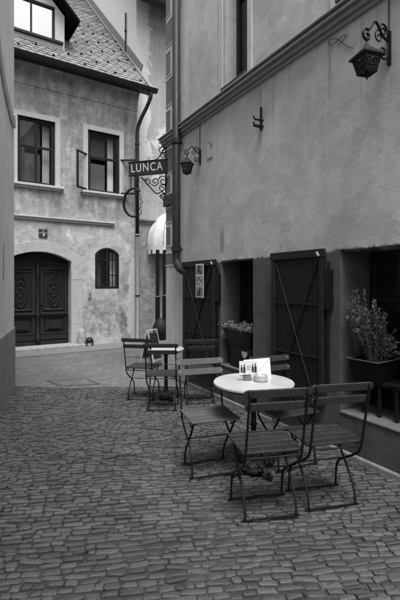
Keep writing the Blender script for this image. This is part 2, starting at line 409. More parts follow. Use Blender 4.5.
def edge_y(x): return 6.09 + .05*math.sin(x*1.3+.4) + .03*math.sin(x*4.1)
def wall_left_x(y): return -2.734-.31*(y-6.1)
def wall_right_x(y): return 1.523-.4912*(y-3.16)/.8711
def make_setts():
    mb = MB(); ang = R(7.5); ca, sa = math.cos(ang), math.sin(ang)
    rowp = .045; v = -1.2; row = 0
    rnd = random.Random(3)
    while v < 8.2:
        rh = rowp*rnd.uniform(.9, 1.12); u = -4.6+rnd.uniform(0, .1)
        while u < 4.8:
            w = rnd.choice((rnd.uniform(.05, .09), rnd.uniform(.08, .12), rnd.uniform(.1, .145)))
            if rnd.random() < .08: w *= .62
            uc = u+w/2; vc = v+rh/2
            wob = .035*math.sin(uc*.9+v*.6)+.008*math.sin(uc*2.9+1.3+v*1.7)+rnd.gauss(0, .0035)
            x = uc*ca-(vc+wob)*sa; y = uc*sa+(vc+wob)*ca
            if -.4 < y < edge_y(x) and wall_left_x(y)-.08 < x < wall_right_x(y)+.08 and x < 3.6:
                hw = w/2-rnd.uniform(.0, .0026); hh = rh/2-rnd.uniform(.0008, .0042)
                tx = rnd.gauss(0, .05); ty = rnd.gauss(-.12, .07); zc = rnd.gauss(0, .0028)-(.006 if rnd.random() < .05 else 0)+.004*math.sin(x*2.1+1)*math.sin(y*1.7)
                rot = rnd.gauss(0, .035); cr, sr = math.cos(ang+rot), math.sin(ang+rot)
                ring = []
                cut = rnd.uniform(.06, .30)
                for (px, py) in ((1, -1+cut*1.3), (1, 1-cut*1.3), (1-cut, 1), (-1+cut, 1), (-1, 1-cut*1.3), (-1, -1+cut*1.3), (-1+cut, -1), (1-cut, -1)):
                    ring.append((px*hw*rnd.uniform(.88, 1.06), py*hh*rnd.uniform(.78, 1.12)))
                vs = []
                for sc, dz in ((1, -.040), (1, -.0045), (.93, -.0008), (.62, .0012)):
                    for (px, py) in ring:
                        lx, ly = px*sc, py*sc
                        if sc == .93: lx = px-.0025*(1 if px > 0 else -1); ly = py-.003*(1 if py > 0 else -1)
                        zz = zc+dz+(lx*tx+ly*ty if dz > -.03 else 0)
                        vs.append((x+lx*cr-ly*sr, y+lx*sr+ly*cr, zz))
                fs = [(i*8+k, i*8+(k+1) % 8, (i+1)*8+(k+1) % 8, (i+1)*8+k) for i in range(3) for k in range(8)]+[tuple(range(24, 32))]
                mb.add(vs, fs)
            u += w
        v += rh; row += 1
    return mb
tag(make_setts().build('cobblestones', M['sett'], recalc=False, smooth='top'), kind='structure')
j = MB(); n_ = 60
xs = [-4.2+i*8.2/n_ for i in range(n_+1)]
for a, b in zip(xs, xs[1:]):
    j.quad((a, -1.2, -.0115), (b, -1.2, -.0115), (b, edge_y(b)+.004, -.0115), (a, edge_y(a)+.004, -.0115))
tag(j.build('street_bed', M['joint']), kind='structure')
# paved square beyond the setts
p = MB()
xs = [-14+i*.25 for i in range(113)]
for a, b in zip(xs, xs[1:]):
    p.quad((a, edge_y(a), -.004), (b, edge_y(b), -.004), (b, 22, -.004), (a, 22, -.004))
    p.quad((a, edge_y(a), -.004), (b, edge_y(b), -.004), (b, edge_y(b), -.04), (a, edge_y(a), -.04))
tag(p.build('paved_road', M['paver']), kind='structure')
p = MB(); p.fbox(F, -8, 1.345, .0, .85, -.04, .022); p.fbox(F, 1.345, 8, -.6, .85, -.04, .022)
tag(p.build('pavement', M['sidewalk'], bevel=.008), kind='structure')
# rectangular cover let into the paving
c = [V((-2.36, 6.42, 0)), V((-1.80, 6.56, 0)), V((-1.52, 6.22, 0)), V((-2.06, 6.06+.06, 0))]
mc = thing('access_cover', c[3], 'flat rectangular access cover let into the paving near the left wall', 'cover')
fm = MB()
for a, b in zip(c, c[1:]+c[:1]):
    d = (b-a).normalized()*.0; nn = UP.cross(b-a).normalized()*.018
    fm.hexa([a+nn*-1+UP*-.02, b+nn*-1+UP*-.02, b+nn+UP*-.02, a+nn+UP*-.02, a-nn+UP*.002, b-nn+UP*.002, b+nn+UP*.002, a+nn+UP*.002])
fm.build('cover_frame', M['plate_edge'], mc)
cm = MB(); cen = sum(c, V())/4
cm.prism([cen+(q-cen)*.93-UP*.02 for q in c], (0, 0, .019)); cm.build('cover_plate', M['paver'], mc)

# ------------------------------------------------------------------ helpers for windows
def cross_window(par, fr, a0, a1, z0, z1, d, cols=(), rows=(), fw=.05, bar=.035, depth=.05, mat='blackwood', glass='glass', name='window', room=True, skip_glass=False):
    """frame with bars; pane, and an unlit room behind"""
    m = MB()
    m.fbox(fr, a0, a1, d-depth, d, z0, z0+fw); m.fbox(fr, a0, a1, d-depth, d, z1-fw, z1)
    m.fbox(fr, a0, a0+fw, d-depth, d, z0+fw, z1-fw); m.fbox(fr, a1-fw, a1, d-depth, d, z0+fw, z1-fw)
    zs = [z0+fw]+[z for r in rows for z in (r-bar/2, r+bar/2)]+[z1-fw]
    for r in rows: m.fbox(fr, a0+fw, a1-fw, d-depth, d-.002, r-bar/2, r+bar/2)
    for q in cols:
        for k in range(0, len(zs), 2): m.fbox(fr, q-bar/2, q+bar/2, d-depth, d-.004, zs[k], zs[k+1])
    w = m.build(name, M[mat], par, bevel=.006)
    if not skip_glass:
        m = MB(); m.quad(fr.P(a0+fw*.5, d-depth*.6, z0+fw*.5), fr.P(a1-fw*.5, d-depth*.6, z0+fw*.5), fr.P(a1-fw*.5, d-depth*.6, z1-fw*.5), fr.P(a0+fw*.5, d-depth*.6, z1-fw*.5))
        m.build('pane', M[glass], w)
    if room:
        m = MB(); q = (a0+.01, a1-.01, z0+.01, z1-.01); D = d-.55
        m.quad(fr.P(q[0], D, q[2]), fr.P(q[1], D, q[2]), fr.P(q[1], D, q[3]), fr.P(q[0], D, q[3]))
        for s, e in (((q[0], q[2]), (q[0], q[3])), ((q[1], q[2]), (q[1], q[3])), ((q[0], q[2]), (q[1], q[2])), ((q[0], q[3]), (q[1], q[3]))):
            m.quad(fr.P(s[0], d-depth-.005, s[1]), fr.P(e[0], d-depth-.005, e[1]), fr.P(e[0], D, e[1]), fr.P(s[0], D, s[1]))
        m.build('interior', M['room'], w)
    return w
def curtain(par, fr, a0, a1, z0, z1, d, mat='curtain', waves=4, amp=.018):
    m = MB(); n = 40
    P = [(a0+(a1-a0)*i/n, d+amp*math.sin(i/n*waves*2*math.pi)) for i in range(n+1)]
    for (a, e), (b, f) in zip(P, P[1:]): m.quad(fr.P(a, e, z0), fr.P(b, f, z0), fr.P(b, f, z1), fr.P(a, e, z1))
    return m.build('curtain', M[mat], par, smooth=True)
def surround(m, fr, a0, a1, z0, z1, w, d, bottom=False):
    m.fbox(fr, a0-w, a0, -.05, d, z0, z1+w); m.fbox(fr, a1, a1+w, -.05, d, z0, z1+w); m.fbox(fr, a0, a1, -.05, d, z1, z1+w)

# ------------------------------------------------------------------ left corner building
lb = thing('corner_building', L.P(0, 0, 0), 'plain grey rendered wall of the building cut off by the left edge', 'building')
m = MB(); panel(m, L, 0, 9, -.1, 6.6, [], 0)
m.quad(L.P(0, 0, -.1), L.P(0, -5, -.1), L.P(0, -5, 6.6), L.P(0, 0, 6.6))
m.quad(L.P(9, 0, -.1), L.P(9, -5, -.1), L.P(9, -5, 6.6), L.P(9, 0, 6.6)); m.quad(L.P(0, 0, 6.6), L.P(9, 0, 6.6), L.P(9, -5, 6.6), L.P(0, -5, 6.6))
m.build('wall', M['left'], lb)
m = MB(); m.fbox(L, -.012, 9, -.2, .018, -.1, .87); m.build('plinth', M['plinth'], lb, bevel=.012)
def ribbed(par, fr, P, name, mat, ribs=((0, .022), (.045, .03), (.09, .022)), r=.024, seg=8):
    m = MB()
    for off, rr in ribs: m.tube([fr.P(a, d, z-off) for (a, d, z) in P], rr, seg)
    return m.build(name, M[mat], par, smooth=True)
mp = [(.16, .02, 3.93), (.10, .02, 3.87), (.28, .02, 3.855), (.45, .02, 3.875), (.65, .02, 3.92), (.92, .02, 3.985), (1.25, .02, 4.14), (1.7, .02, 4.42), (2.3, .02, 4.62), (3.2, .02, 4.68), (4.4, .02, 4.62)]
mp = bez([L.P(a, d, z) for a, d, z in mp], 6)
m = MB()
for off in (0, .05, .10): m.tube([q-UP*off for q in mp], .017, 8)
m.build('hood_moulding', M['left'], lb, smooth=True)
m = MB(); m.fbox(L, 1.003, 1.0065, 0, .003, 1.70, 1.99)
for k in range(14):
    z = 1.98-.0205*k
    m.fbox(L, 1.005, 1.005+random.uniform(.012, .028), .0, .004, z-random.uniform(.004, .007), z+.006)
m.fbox(L, 1.003, 1.0065, 0, .0025, 1.56, 1.71)
for k in range(3): m.fbox(L, 1.0, 1.034, .0, .004, 1.655-.045*k, 1.685-.045*k)
tag(m.build('wall_lettering', M['ink'], lb), 'small dark vertical lettering with three square dots')

# ------------------------------------------------------------------ low house with arched door
house = thing('plaster_house', F.P(-.2, 0, 0), 'stained two storey plaster house with tiled roof, dormer and arched double door', 'house')
EZ = 6.47
doorc, doorhw, dzs, drise = -1.07, .71, 2.03, .21
win = [(-1.54, -.73, 3.76, 5.25), (.045, .855, 3.76, 5.25)]
aw_c, aw_hw, aw_z0, aw_zs, aw_rise = .535, .31, 1.39, 2.24, .16
m = MB()
panel(m, F, -5.5, 1.343, -.1, 6.5, [(win[0][0], win[0][1], win[0][2], win[0][3], .14), (win[1][0], win[1][1], win[1][2], win[1][3], .14),
      (doorc-doorhw, doorc+doorhw, -.1, dzs+drise+.01, .26), (aw_c-aw_hw, aw_c+aw_hw, aw_z0, aw_zs+aw_rise+.01, .12)], .2)
spandrel(m, F, doorc, doorhw, dzs, drise, dzs+drise+.01, .26); spandrel(m, F, aw_c, aw_hw, aw_zs, aw_rise, aw_zs+aw_rise+.01, .12)
m.quad(F.P(1.343, 0, -.1), F.P(1.343, -9, -.1), F.P(1.343, -9, 7), F.P(1.343, 0, 6.5)); m.quad(F.P(-5.5, 0, -.1), F.P(-5.5, -9, -.1), F.P(-5.5, -9, 7), F.P(-5.5, 0, 6.5))
m.build('wall', M['facade'], house)
m = MB()
cv = [(-.02, 5.97), (.02, 5.97), (.03, 6.0), (.03, 6.12), (.045, 6.2), (.075, 6.28), (.115, 6.35), (.165, 6.40), (.17, 6.46), (-.02, 6.46)]
m.prism([F.P(-5.5, d, z) for d, z in cv], F.a*6.85)
m.build('frieze', M['facade'], house)
m = MB(); m.fbox(F, -5.5, .70, -.02, .045, 2.955, 3.0); m.fbox(F, -5.5, .72, -.02, .07, 3.0, 3.035); m.build('string_course', M['trim'], house, bevel=.01)
for i, (a0, a1, z0, z1) in enumerate(win):
    w = cross_window(house, F, a0, a1, z0, z1, -.045 if i == 0 else -.05, cols=[(a0+a1)/2] if i == 0 else [], rows=[z0+.86], fw=.065, bar=.055, skip_glass=(i == 1))
    m = MB(); surround(m, F, a0, a1, z0, z1, .12, .018); m.build('surround', M['trim_light'], w, bevel=.005)
    m = MB(); m.fbox(F, a0-.19, a1+.19, -.1, .09, z0-.055, z0); m.fbox(F, a0-.14, a1+.14, -.02, .05, z0-.10, z0-.055); m.build('sill', M['trim_light'], w, bevel=.008)
    curtain(w, F, a1-.24, a1-.08, z0+.06, z1-.07, -.22, waves=3); curtain(w, F, a0+.09, a0+.17 if i else a0+.2, z0+.06, z1-.07, -.3, 'blind', waves=2)
    m = MB(); m.fbox(F, a0+.12, a1-.26, -.36, -.34, z0+.06, z0+.78); m.fbox(F, a0+.12, a1-.26, -.36, -.34, z0+.9, z1-.08)
    m.build('inner_casement', M['blind'], w)
    if i == 1:
        m = MB(); dd = -.08; zz = z0+.86+.03
        m.quad(F.P(a0+.06, dd, zz), F.P(a1-.06, dd, zz), F.P(a1-.06, dd, z1-.06), F.P(a0+.06, dd, z1-.06)); m.build('pane', M['glass'], w)
        for side in (0, 1):
            h = F.P(a0+.03 if side == 0 else a1-.03, -.04, 0); sg = -1 if side == 0 else 1
            dv = (F.a*(.83*sg)+F.n*.56).normalized(); nv = dv.cross(UP); wd = .43 if side == 0 else .47; zl, zh = z0+.01, z0+.90
            m = MB()
            def bar(p0, p1, q0, q1): # along dv p0..p1, z q0..q1
                m.box(h+dv*(p0+p1)/2+UP*(q0+q1)/2, (p1-p0, .035, q1-q0), dv, nv, UP)
            b_ = .045
            bar(0, wd, zl, zl+b_); bar(0, wd, zh-b_, zh); bar(0, b_+.004, zl+b_, zh-b_); bar(wd-b_-.004, wd, zl+b_, zh-b_)
            sa = tag(m.build('casement', M['blackwood'], w, bevel=.004), 'dark casement swung open against the wall')
            bm_ = MB(); bm_.quad(h+dv*b_+UP*(zl+b_), h+dv*(wd-b_)+UP*(zl+b_), h+dv*(wd-b_)+UP*(zh-b_), h+dv*b_+UP*(zh-b_)); bm_.build('pane', M['sash_glass'], sa)
# little arched window
m = MB(); P = arch_pts(aw_c, aw_hw, aw_zs, aw_rise); Q = arch_pts(aw_c, aw_hw-.05, aw_zs-.02, aw_rise-.025)
for k in range(len(P)-1):
    a, b, c_, d_ = P[k], P[k+1], Q[k+1], Q[k]
    m.hexa([F.P(a[0], .008, a[1]), F.P(b[0], .008, b[1]), F.P(c_[0], .008, c_[1]), F.P(d_[0], .008, d_[1]),
            F.P(a[0], -.07, a[1]), F.P(b[0], -.07, b[1]), F.P(c_[0], -.07, c_[1]), F.P(d_[0], -.07, d_[1])])
m.fbox(F, aw_c-aw_hw, aw_c-aw_hw+.05, -.07, .008, aw_z0+.05, aw_zs); m.fbox(F, aw_c+aw_hw-.05, aw_c+aw_hw, -.07, .008, aw_z0+.05, aw_zs); m.fbox(F, aw_c-aw_hw, aw_c+aw_hw, -.07, .008, aw_z0, aw_z0+.05)
aw = m.build('arched_window', M['blackwood'], house, bevel=.004)
m = MB()
m.fbox(F, aw_c-.025, aw_c+.025, -.06, -.01, aw_z0+.05, aw_zs+aw_rise-.03)
for q in (-.15, .15): m.fbox(F, aw_c+q-.009, aw_c+q+.009, -.05, -.025, aw_z0+.05, aw_zs+.08)
for z in (aw_z0+.33, aw_z0+.72): m.fbox(F, aw_c-aw_hw+.05, aw_c+aw_hw-.05, -.052, -.022, z-.012, z+.012)
m.build('window_bars', M['blackwood'], aw)
m = MB(); m.quad(*[F.P(a, -.058, z) for a, z in ((aw_c-.27, aw_z0+.03), (aw_c+.27, aw_z0+.03), (aw_c+.27, aw_zs), (aw_c, aw_zs+.13), (aw_c-.27, aw_zs))]); m.build('pane', M['glass'], aw)
m = MB(); m.fbox(F, aw_c-.32, aw_c+.32, -.5, -.48, aw_z0-.02, aw_zs+.2); m.build('interior', M['room'], aw)
curtain(aw, F, aw_c+.12, aw_c+.25, aw_z0+.05, aw_zs+.05, -.14, waves=2); curtain(aw, F, aw_c-.25, aw_c-.1, aw_z0+.05, aw_zs+.05, -.2, 'blind', waves=2)
# door surround
m = MB(); O = arch_pts(doorc, doorhw+.26, dzs+.03, drise+.2); I = arch_pts(doorc, doorhw-.002, dzs, drise)
for k in range(len(O)-1):
    a, b, c_, d_ = O[k], O[k+1], I[k+1], I[k]
    m.hexa([F.P(a[0], .02, a[1]), F.P(b[0], .02, b[1]), F.P(c_[0], .02, c_[1]), F.P(d_[0], .02, d_[1]), F.P(a[0], -.08, a[1]), F.P(b[0], -.08, b[1]), F.P(c_[0], -.08, c_[1]), F.P(d_[0], -.08, d_[1])])
for sg in (-1, 1):
    e0, e1 = sorted((doorc+sg*(doorhw-.002), doorc+sg*(doorhw+.26)))
    z = .02
    for hgt in (.52, .66, .4, .455):
        ww = random.uniform(0, .04)
        m.fbox(F, e0-(ww if sg < 0 else 0), e1+(ww if sg > 0 else 0), -.08, .018+random.uniform(0, .008), z, z+hgt-.003); z += hgt
tag(m.build('door_surround', M['stone'], house, bevel=.003), 'pale dressed stone arch around the double door')
m = MB(); m.fbox(F, doorc-doorhw-.2, doorc+doorhw+.28, -.26, .27, -.04, .085); m.build('threshold', M['sill2'], house, bevel=.02)
# carved double door
DD = -.2
door = MB()
door.fbox(F, doorc-doorhw, doorc+doorhw, DD-.08, DD-.04, .085, dzs+drise)
dr = door.build('door', M['darkwood'], house)
for sg in (-1, 1):
    c0 = doorc+sg*.37; hw = .315
    m = MB()
    def fb(a0, a1, d, z0, z1): m.fbox(F, c0+a0, c0+a1, DD-.04, DD+d, z0, z1)
    fb(-hw, -hw+.075, 0, .09, 1.93); fb(hw-.075, hw, 0, .09, 1.93)
    fb(-hw+.075, hw-.075, 0, 1.83, 1.93); fb(-hw+.075, hw-.075, 0, .74, .83); fb(-hw+.075, hw-.075, 0, .09, .2)
    fb(-hw, hw, .045, .785, .82); fb(-hw, hw, .028, .755, .785); fb(-hw, hw, .03, .82, .835)
    fb(-hw+.01, hw-.01, .03, .335, .365); fb(-hw+.01, hw-.01, .02, .2, .335)
    fb(-hw, hw, .035, .09, .16)
    fb(-hw, hw, .02, 1.93, 1.965); fb(-hw, hw, .04, 1.965, 1.99)
    lf = m.build('door_leaf', M['darkwood'], dr, bevel=.006)
    m = MB(); pc = lambda a, d, z: F.P(c0+a, DD+d, z)
    # upper panel: moulded rectangle, oval wreath and carved scrolls
    for (a, b) in (((-.225, .9), (.225, .9)), ((.225, .9), (.225, 1.78)), ((.225, 1.78), (-.225, 1.78)), ((-.225, 1.78), (-.225, .9))):
        m.tube([pc(a[0], -.03, a[1]), pc(b[0], -.03, b[1])], .017, 6)
    m.tube([pc(.13*math.cos(t*math.pi/14), -.026, 1.33+.36*math.sin(t*math.pi/14)) for t in range(29)], .019, 8)
    m.tube([pc(.165*math.cos(t*math.pi/14), -.032, 1.33+.40*math.sin(t*math.pi/14)) for t in range(29)], .009, 6)
    for q in (-1, 1):
        for z in (1.12, 1.3, 1.5):
            m.tube(spiral(pc(q*.05, -.028, z), F.a*q, UP, .05, .008, -1.2, 1.4), .010, 6)
            m.tube(spiral(pc(q*.04, -.028, z+.09), F.a*q, -UP, .035, .006, -.6, 1.2), .008, 6)
    for z in (1.08, 1.22, 1.4, 1.55, 1.63):
        m.lathe(pc(0, -.03, z), [(.03, 0), (.026, .012), (.012, .02), (.001, .022)], 8, F.a, UP, F.n)
    # cushion panel
    for k in range(6):
        t = k/5
    prof = [(-.18, .43), (-.18, .66), (.18, .66), (.18, .43)]
    for s_, d_ in ((1, -.02), (.86, .0), (.66, .018)):
        zc = .545; m.fbox(F, c0-.2*s_, c0+.2*s_, DD-.04, DD+d_, zc-.13*s_, zc+.13*s_)
    m.build('carved_panel', M['darkwood'], lf, bevel=.004)
m = MB(); cp = F.P(doorc, DD+.01, 0)
m.lathe(cp, [(.05, .085), (.05, .3), (.036, .32), (.032, .7), (.045, .74), (.045, .8), (.03, .84), (.026, 1.5), (.034, 1.7), (.045, 1.74), (.045, 1.84), (.03, 1.88), (.03, 1.96)], 12)
m.build('centre_post', M['darkwood'], dr, smooth=True)
m = MB(); P = arch_pts(doorc, doorhw-.06, dzs-.04, drise-.03)
m.tube([F.P(a, DD, z) for a, z in P], .02, 8)
for sg in (-1, 1): m.tube(bez([F.P(doorc+sg*.06, DD, 2.03), F.P(doorc+sg*.16, DD, 2.1), F.P(doorc+sg*.4, DD, 2.06), F.P(doorc+sg*.6, DD, 2.02)], 6), .012, 6)
m.build('transom_moulding', M['darkwood'], dr, smooth=True)
m = MB(); m.tube([F.P(doorc+.085, DD+.02, 1.02), F.P(doorc+.085, DD+.06, 1.02), F.P(doorc+.17, DD+.06, 1.01)], .009, 8); m.lathe(F.P(doorc+.085, DD+.005, 1.02), [(.025, 0), (.025, .012), (.01, .016)], 12, F.a, UP, F.n)
m.build('handle', M['iron'], dr, smooth=True)
# --- roof
sl = (-F.n + UP).normalized(); rn = (F.n+UP).normalized()
def RF(s, k, h=0): return F.P(s, .40, EZ) + sl*k + rn*h
RS1 = 1.60; RLEN = 8.6
m = MB(); m.hexa([RF(-5.5, 0, -.10), RF(RS1, 0, -.10), RF(RS1, RLEN, -.10), RF(-5.5, RLEN, -.10), RF(-5.5, 0, -.03), RF(RS1, 0, -.03), RF(RS1, RLEN, -.03), RF(-5.5, RLEN, -.03)])
roof = m.build('roof', M['darkwood'], house)
m = MB(); ex = .145; tw = .175; k = -.04; r_ = 0
rnd = random.Random(5)
while k < RLEN-.1:
    s = -5.5+(tw/2 if r_ % 2 else 0)
    while s < RS1-.03:
        w = min(tw-.006, RS1-s); j1, j2, h0 = rnd.gauss(0, .008), rnd.gauss(0, .003), rnd.gauss(0, .003)
        if s > -3.4 or r_ % 1 == 0:
            top = []; low = []
            sh = [(0, .045), (.1, .018), (.28, .004), (.5, 0), (.72, .004), (.9, .018), (1, .045)]
            ln = .21 if r_ else .24
            top = [RF(s+w*u+j2, k+q+j1, .022+h0) for u, q in sh]+[RF(s+w, k+ln, -.004), RF(s, k+ln, -.004)]
            m.prism(top, -rn*.016)
        s += tw
    k += ex; r_ += 1
m.build('tile_courses', M['tile'], roof)
m = MB()
for k in (0, 1):
    m.hexa([RF(RS1-.10, -.02, .03+.0), RF(RS1+.02, -.02, .03), RF(RS1+.02, RLEN, .03), RF(RS1-.10, RLEN, .03), RF(RS1-.10, -.02, .045), RF(RS1+.02, -.02, .045), RF(RS1+.02, RLEN, .045), RF(RS1-.10, RLEN, .045)]) if k == 0 else m.hexa([RF(RS1-.03, 1.0, .045), RF(RS1+.0, 1.0, .045), RF(RS1+.0, RLEN, .045), RF(RS1-.03, RLEN, .045), RF(RS1-.03, 1.0, .22), RF(RS1, 1.0, .22), RF(RS1, RLEN, .22), RF(RS1-.03, RLEN, .22)])
tag(m.build('verge_flashing', M['zinc'], roof), 'grey metal flashing along the right roof edge')
for row in range(11):
    for q in range(7):
        s = 1.35-q*.72-(row % 2)*.36+ .02*row+random.uniform(-.03, .03); k = .28+row*.36+random.uniform(-.03, .03)
        if s < -1.75: continue
        if s < .1 and k > .9+max(0, (s+.2))*2 and s < -.05: continue
        m = MB(); bpt = RF(s, k, .02)
        m.prism([bpt-F.a*.032, bpt+F.a*.032, bpt+F.a*.014+rn*.042, bpt-F.a*.014+rn*.042], sl*.012); m.tube([bpt, bpt+sl*.16-rn*.004], .01, 5)
        m.build('snow_guard', M['iron_dull'], roof)
# gutter and its downpipe
m = MB(); n = 8; prof = [(math.cos(math.pi*(1+i/n))*.085, math.sin(math.pi*(1+i/n))*.085) for i in range(n+1)]
gc = lambda s, x, z: F.P(s, .47+x, EZ-.05+z)
for (x, z), (x2, z2) in zip(prof, prof[1:]): m.hexa([gc(-5.5, x, z), gc(1.66, x, z), gc(1.66, x2, z2), gc(-5.5, x2, z2)]+[gc(q, xx*.9, zz*.9) for q, xx, zz in ((-5.5, x, z), (1.66, x, z), (1.66, x2, z2), (-5.5, x2, z2))])
m.tube([gc(-5.5, .088, .004), gc(1.67, .088, .004)], .014, 8); m.prism([gc(1.655, x, z) for x, z in prof], F.a*.012)
for k in range(14): m.fbox(F, -5.2+.52*k, -5.185+.52*k, .38, .565, EZ-.146, EZ-.135)
m.build('gutter', M['gutter'], house, smooth=False)
m = MB(); m.fbox(F, -5.5, 1.6, .17, .41, EZ-.075, EZ-.045); m.build('soffit', M['blackwood'], house)
path = bez([gc(1.5, 0, -.07), gc(1.5, 0, -.2), F.P(1.46, .36, EZ-.45), F.P(1.36, .2, EZ-.75), F.P(1.31, .11, EZ-1.0), F.P(1.305, .10, EZ-1.3)], 6)+[F.P(1.305, .10, 4.6), F.P(1.305, .10, 2.75)]
m = MB(); m.tube(path, .048, 12); dp = m.build('downpipe', M['pipe'], house, smooth=True)
m = MB(); m.tube([F.P(1.305, .10, 2.78), F.P(1.305, .10, 2.70), F.P(1.305, .10, .12), F.P(1.29, .16, .05)], [.056, .055, .055, .055], 12); tag(m.build('lower_downpipe', M['zinc'], house, smooth=True), 'pale grey lower length of the downpipe')
for z in (5.1, 3.9, 2.74, 1.2):
    m = MB(); m.lathe(F.P(1.305, .10, z), [(.062, -.02), (.062, .02)], 14); m.tube([F.P(1.305, .1, z), F.P(1.305, 0, z)], .012, 6)
    m.build('pipe_clip', M['gutter'], dp)
# dormer
Dm = F.shift(-.2); ds0, ds1, dcen = -1.95, -.46, -1.205
m = MB(); zt = lambda s: 8.72-abs(s-dcen)*1.0-.06
panel(m, Dm, ds0, ds1, 7.0, 7.8, [(-1.73, -.68, 7.26, 8.06)], .12)
hz = 8.06
m.quad(Dm.P(ds0, 0, 7.8), Dm.P(-1.73, 0, 7.8), Dm.P(-1.73, 0, zt(-1.73)), Dm.P(ds0, 0, zt(ds0))); m.quad(Dm.P(-.68, 0, 7.8), Dm.P(ds1, 0, 7.8), Dm.P(ds1, 0, zt(ds1)), Dm.P(-.68, 0, zt(-.68)))
m.quad(Dm.P(-1.73, 0, hz), Dm.P(-.68, 0, hz), Dm.P(-.68, 0, zt(-.68)), Dm.P(dcen, 0, 8.66), Dm.P(-1.73, 0, zt(-1.73)))
for s in (ds0, ds1): m.quad(Dm.P(s, 0, 7.0), Dm.P(s, -1.6, 7.0), Dm.P(s, -1.6, zt(s)), Dm.P(s, 0, zt(s)))
dm = tag(m.build('dormer', M['trim_light'], house), 'pale plastered dormer with a two pane window')
dw = cross_window(dm, Dm, -1.73, -.68, 7.26, 8.06, -.03, cols=[dcen], fw=.055, bar=.04, glass='mirror_glass', name='dormer_window', room=False)
bk = MB(); bk.fbox(Dm, -1.72, -.69, -.14, -.13, 7.27, 8.05); 
m = MB(); m.fbox(Dm, -1.85, -.5, -.05, .07, 7.2, 7.26)
m.build('dormer_sill', M['darkwood'], dm, bevel=.006)
m = MB()
for sg in (-1, 1):
    e = dcen; o1 = 1.03
    q = [Dm.P(e, .28, 8.74), Dm.P(e+sg*o1, .28, 8.74-o1), Dm.P(e+sg*o1, -3.2, 8.74-o1), Dm.P(e, -3.2, 8.74)]
    m.prism(q, (0, 0, .09))
m.build('dormer_roof', M['eaves'], dm, bevel=.008)
# things fixed to the party wall and front
m = MB(); rp = F.P(1.56, -1.25, 0); m.tube([V((rp.x, rp.y, 7.7)), V((rp.x, rp.y, 9.3))], .022, 8); m.lathe(V((rp.x, rp.y, 8.75)), [(.03, 0), (.036, .03), (.03, .06)], 10)
m.build('vent_pipe', M['iron_dull'], house, smooth=True)

# ------------------------------------------------------------------ tall house behind
th = thing('tall_house', T.P(3, 0, 0), 'tall narrow house with peeling grey plaster rising behind the tiled roof', 'house')
m = MB()
panel(m, T, 1.6, 8, -.1, 9.7, [(2.45, 3.5, .02, 2.3)], .2)
G = [T.P(1.6, 0, 4), T.P(1.6, -9, 4), T.P(1.6, -9, 21.4), T.P(1.6, 0, 9.7)]
m.quad(*G); m.quad(T.P(1.6, 0, -.1), T.P(1.6, -9, -.1), T.P(1.6, -9, 4), T.P(1.6, 0, 4))
m.quad(T.P(8, 0, -.1), T.P(8, -9, -.1), T.P(8, -9, 21.4), T.P(8, 0, 9.7))
m.build('wall', M['tall'], th)
m = MB(); m.fbox(T, 1.62, 8, -.02, .05, 3.18, 3.24); m.fbox(T, 1.62, 8, -.02, .09, 3.24, 3.30); m.build('string_course', M['frieze'], th, bevel=.012)
m = MB(); m.hexa([T.P(1.30, .75, 8.79), T.P(8, .75, 8.79), T.P(8, -9, 21.4), T.P(1.30, -9, 21.4), T.P(1.30, .75, 8.97), T.P(8, .75, 8.97), T.P(8, -9, 21.6), T.P(1.30, -9, 21.6)])
m.build('roof', M['eaves'], th)
m = MB(); m.fbox(T, 2.45, 3.5, -.24, -.2, .02, 2.3); m.fbox(T, 2.45, 2.55, -.2, -.12, .02, 2.3); m.fbox(T, 3.4, 3.5, -.2, -.12, .02, 2.3); m.fbox(T, 2.55, 3.4, -.2, -.12, 2.2, 2.3); m.fbox(T, 2.55, 3.4, -.2, -.14, .02, .4)
m.build('shop_door', M['blackwood'], th, bevel=.005)

# awning over that shop door
awn = thing('domed_awning', T.P(2.75, 0, 2.4), 'off white domed canvas awning with scalloped fringe, half hidden by the tavern corner', 'awning')
m = MB(); na, nb = 32, 12; rs, rp_, rh_ = .84, .72, 1.02; cz = 2.56
grid = []
for j_ in range(nb+1):
    ph = j_/nb*math.pi/2
    sg_ = lambda i: 1-.035*(1-abs(math.cos(i*math.pi/4)))+.012*math.sin(i*2.3+j_*.9)
    grid.append([T.P(2.75+rs*math.cos(ph)*math.cos(math.pi*i/na)*sg_(i), .01+rp_*math.cos(ph)*math.sin(math.pi*i/na)*sg_(i), cz+rh_*math.sin(ph)*(1+.012*math.sin(i*1.7+j_))) for i in range(na+1)])
for j_ in range(nb):
    for i in range(na): m.quad(grid[j_][i], grid[j_][i+1], grid[j_+1][i+1], grid[j_+1][i])
m.build('canopy', M['canvas'], awn, smooth=True)
m = MB(); nn = 44
for i in range(nn):
    t0, t1 = math.pi*i/nn, math.pi*(i+1)/nn
    q = lambda t, z: T.P(2.75+(rs+.004)*math.cos(t), .01+(rp_+.004)*math.sin(t), z)
    zz = 2.33 if i % 4 < 3 else 2.44
    m.quad(q(t0, cz), q(t1, cz), q(t1, zz), q(t0, zz))
m.build('valance', M['canvas'], awn)
m = MB()
for i in range(0, na+1, 8): m.tube([grid[j_][i]*1.0 for j_ in range(nb+1)], .012, 6)
m.build('awning_hoop', M['zinc'], awn, smooth=True)
